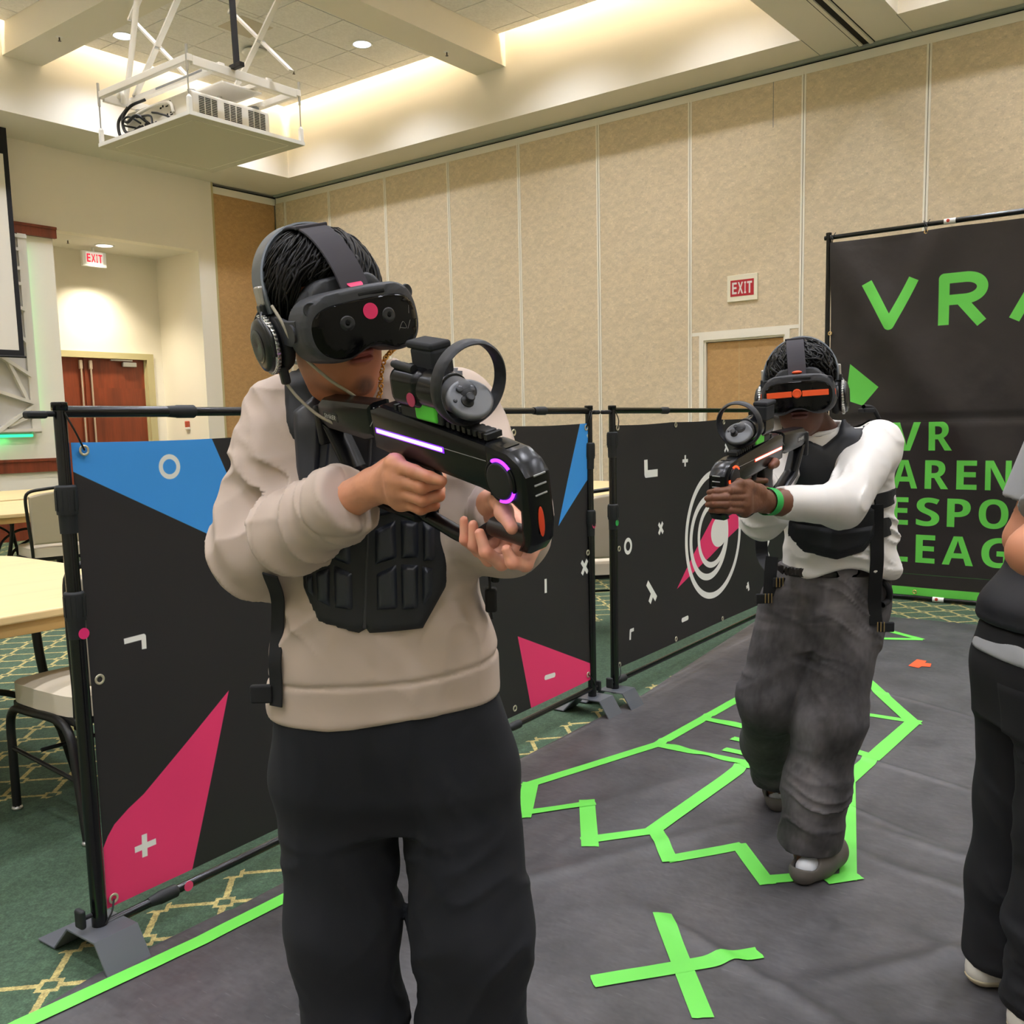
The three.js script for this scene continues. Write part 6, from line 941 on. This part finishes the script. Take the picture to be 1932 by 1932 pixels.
// ---------- person at the right edge: grey polo shirt, seen from the side ----------
{
  const P = person('person in a grey short-sleeved shirt and black jeans, cut off by the right edge', [1.16 * .7896 - 2.0 * .6136, .004, -(1.16 * .6136 + 2.0 * .7896)], YAW + Math.PI / 2);
  const tone = [206, 140, 106], shR = [-.175, 1.32, .09], elR = [-.205, 1.058, -.180], hand = { wrist: [-.10, 1.045, .10], fore: [-.125, 1.047, .04], mcp: [[-.045, 1.06, .165], [-.045, 1.045, .168], [-.047, 1.03, .166], [-.05, 1.015, .16]], pip: [[-.005, 1.062, .175], [-.003, 1.046, .178], [-.005, 1.03, .176], [-.01, 1.014, .17]], dip: [[.012, 1.062, .16], [.014, 1.046, .162], [.012, 1.03, .16], [.006, 1.014, .156]], tip: [[.02, 1.06, .145], [.022, 1.045, .146], [.02, 1.03, .145], [.013, 1.014, .142]], thumb: [[-.09, 1.07, .12], [-.065, 1.085, .15], [-.04, 1.088, .165], [-.02, 1.082, .17]] };
  const mir = h => Object.fromEntries(Object.entries(h).map(([k, v]) => [k, Array.isArray(v[0]) ? v.map(p => [-p[0], p[1] - .05, p[2]]) : [-v[0], v[1] - .05, v[2]]])), handB = mir(hand), shL = [.175, 1.33, .12], elL = [.20, 1.03, .02], HM4 = headM([0, 1.575, .19], 0, .2, 0), neckTo = [0, 1.39, .13];
  const skin = bodySkin([[.74, 0, -.01, .13, .10], [.85, 0, -.01, .15, .11], [1.0, 0, .07, .125, .10], [1.2, 0, .14, .15, .11], [1.34, 0, .13, .13, .085], [1.40, 0, .13, .06, .05]], [[[shR, elR, hand.fore, hand.wrist], [.052, .044, .034, .027]], [[shL, elL, handB.fore, handB.wrist], [.05, .042, .034, .027]], [[[-.09, .8, -.02], [-.095, .45, -.01], [-.095, .1, -.05], [-.10, .05, .06]], [.085, .058, .042, .035]], [[[.09, .8, -.02], [.10, .45, -.01], [.10, .1, -.05], [.105, .05, .06]], [.085, .058, .042, .035]]]);
  mesh('body', joinIndexed([tint(skin, () => tone), headMesh(HM4, neckTo, .056, tone, [170, 90, 80], 0), handMesh(hand, 1, tone), handMesh(handB, 1, tone)]), skinMat, P);
  const grey = new THREE.MeshPhysicalMaterial({ color: 0x9a9c9e, roughness: .9, sheen: .2, bumpMap: grain(150, 90), bumpScale: .0006 });
  const torso = column([[.72, 0, -.01, .175, .15], [.80, 0, -.01, .178, .152], [.90, 0, .02, .165, .138], [1.0, 0, .075, .158, .135], [1.1, 0, .12, .16, .132], [1.25, 0, .15, .172, .13], [1.36, 0, .135, .14, .10], [1.41, 0, .13, .075, .07]], 2.3), tR = mix3(shR, elR, .80), tL = mix3(shL, elL, .72), aR = chain([shR, tR], [.082, .084], .02), aL = chain([shL, tL], [.078, .079], .02), nn = V(elR[0] - shR[0], elR[1] - shR[1], elR[2] - shR[2]).normalize(), nl = V(elL[0] - shL[0], elL[1] - shL[1], elL[2] - shL[2]).normalize();
  const ff = [folds([-.12, .82, -.1], [0, .4, 1], 26, .014, .10, 2), folds([-.14, 1.2, -.05], [0, 1, .5], 24, .010, .15, 3)], in1 = chain([shR, elR], [.066, .064]), in2 = chain([shL, elL], [.066, .064]);
  mesh('polo_shirt', meshField((x, y, z) => { const c1 = (x - tR[0]) * nn.x + (y - tR[1]) * nn.y + (z - tR[2]) * nn.z - .012, c2 = (x - tL[0]) * nl.x + (y - tL[1]) * nl.y + (z - tL[2]) * nl.z - .012; const s1 = smax(smax(aR(x, y, z), c1, .006), c1 > -.1 ? -in1(x, y, z) : -1, .004), s2 = smax(smax(aL(x, y, z), c2, .006), c2 > -.1 ? -in2(x, y, z) : -1, .004); let d = smin(smin(torso(x, y, z), s1, .04), s2, .04); if (d < .05) for (const f of ff) d += f(x, y, z); const t = c1 + .03; d += .002 * Math.exp(-t * t / .00001) * (x < -.1 && y > .95 ? 1 : 0); return smax(d, .79 - .12 * z - .02 * Math.abs(x) - y, .012); }, [-.3, .70, -.28], [.3, 1.44, .24], .008, 2.3), grey, P);
  mesh('vest', meshField((x, y, z) => { const d = torso(x, y, z) - .03; return smax(smax(d, .872 + .25 * smooth(-.12, .0, z) * .12 - y, .016), smax(y - (1.24 + .3 * Math.abs(x)), -torso(x, y, z) - .02, .01), .02); }, [-.24, .82, -.22], [.24, 1.34, .2], .009), CL.vest, P);
  const hip = column([[.66, 0, -.02, .165, .12], [.78, 0, -.015, .178, .14], [.88, 0, -.01, .165, .135]], 2.4), lA = chain([[-.085, .76, -.015], [-.09, .45, -.01], [-.09, .25, -.03], [-.095, .08, -.035]], [.115, .10, .09, .095], .04), lB = chain([[.085, .76, -.015], [.09, .45, -.01], [.10, .25, -.03], [.10, .08, -.035]], [.115, .10, .09, .095], .04), pf = [folds([-.09, .2, -.04], [0, 1, .15], 22, .026, .13, 3), folds([-.09, .1, -.04], [0, 1, -.2], 30, .022, .1, 6), folds([-.09, .5, -.03], [0, 1, .4], 18, .01, .16, 5)];
  const jf = (x, y, z) => { let d = smin(hip(x, y, z), Math.min(lA(x, y, z), lB(x, y, z)), .035); if (d < .05) for (const f of pf) d += f(x, y, z); return smax(smax(d, .055 - y, .01), y - .87, .01); };
  mesh('jeans', meshField(jf, [-.24, .03, -.22], [.24, .9, .16], .009, 2.2), mat(0x0f0f12, .9), P);
  mesh('back_pocket', drape((x, y, z) => jf(x, y, z), [[-.15, .76], [-.04, .76], [-.04, .64], [-.095, .60], [-.15, .64]], .008, (x, y, d) => .0035 * smooth(0, .006, d), .5, -1), mat(0x131316, .9), P);
  for (const s of [-1, 1]) { const t = [s * .105, .15], h = [s * .095, -.09]; mesh('shoe', meshField((x, y, z) => smax(shoeField(t, h, 0, .047, .09)(x, y, z), .014 - y, .006), [t[0] - .1, -.01, -.18], [t[0] + .1, .18, .25], .006), mat(0xd9d4c6, .6), P); mesh('sole', meshField((x, y, z) => smax(smax(shoeField(t, h, 0, .051, .06)(x, y, z), y - .028, .005), .0005 - y, .003), [t[0] - .1, -.01, -.18], [t[0] + .1, .06, .25], .006), mat(0xb9ad8e, .7), P); }
  mesh('hair', hairMesh({ seed: 5, count: 700, front: 1.05, side: 1.6, back: 2.1, volume: .012, curl: .3, fly: .003, sweep: .3, width: .005, capFront: .075, capBack: -.03 }).applyMatrix4(HM4), mat(0x17120f, .5), P);
}
// ---------- draw ----------
const renderer = new THREE.WebGLRenderer({ antialias: true });
renderer.toneMapping = THREE.LinearToneMapping;
renderer.toneMappingExposure = EXPOSURE;
renderer.shadowMap.enabled = true; renderer.shadowMap.type = THREE.PCFSoftShadowMap;
renderer.render(scene, camera);
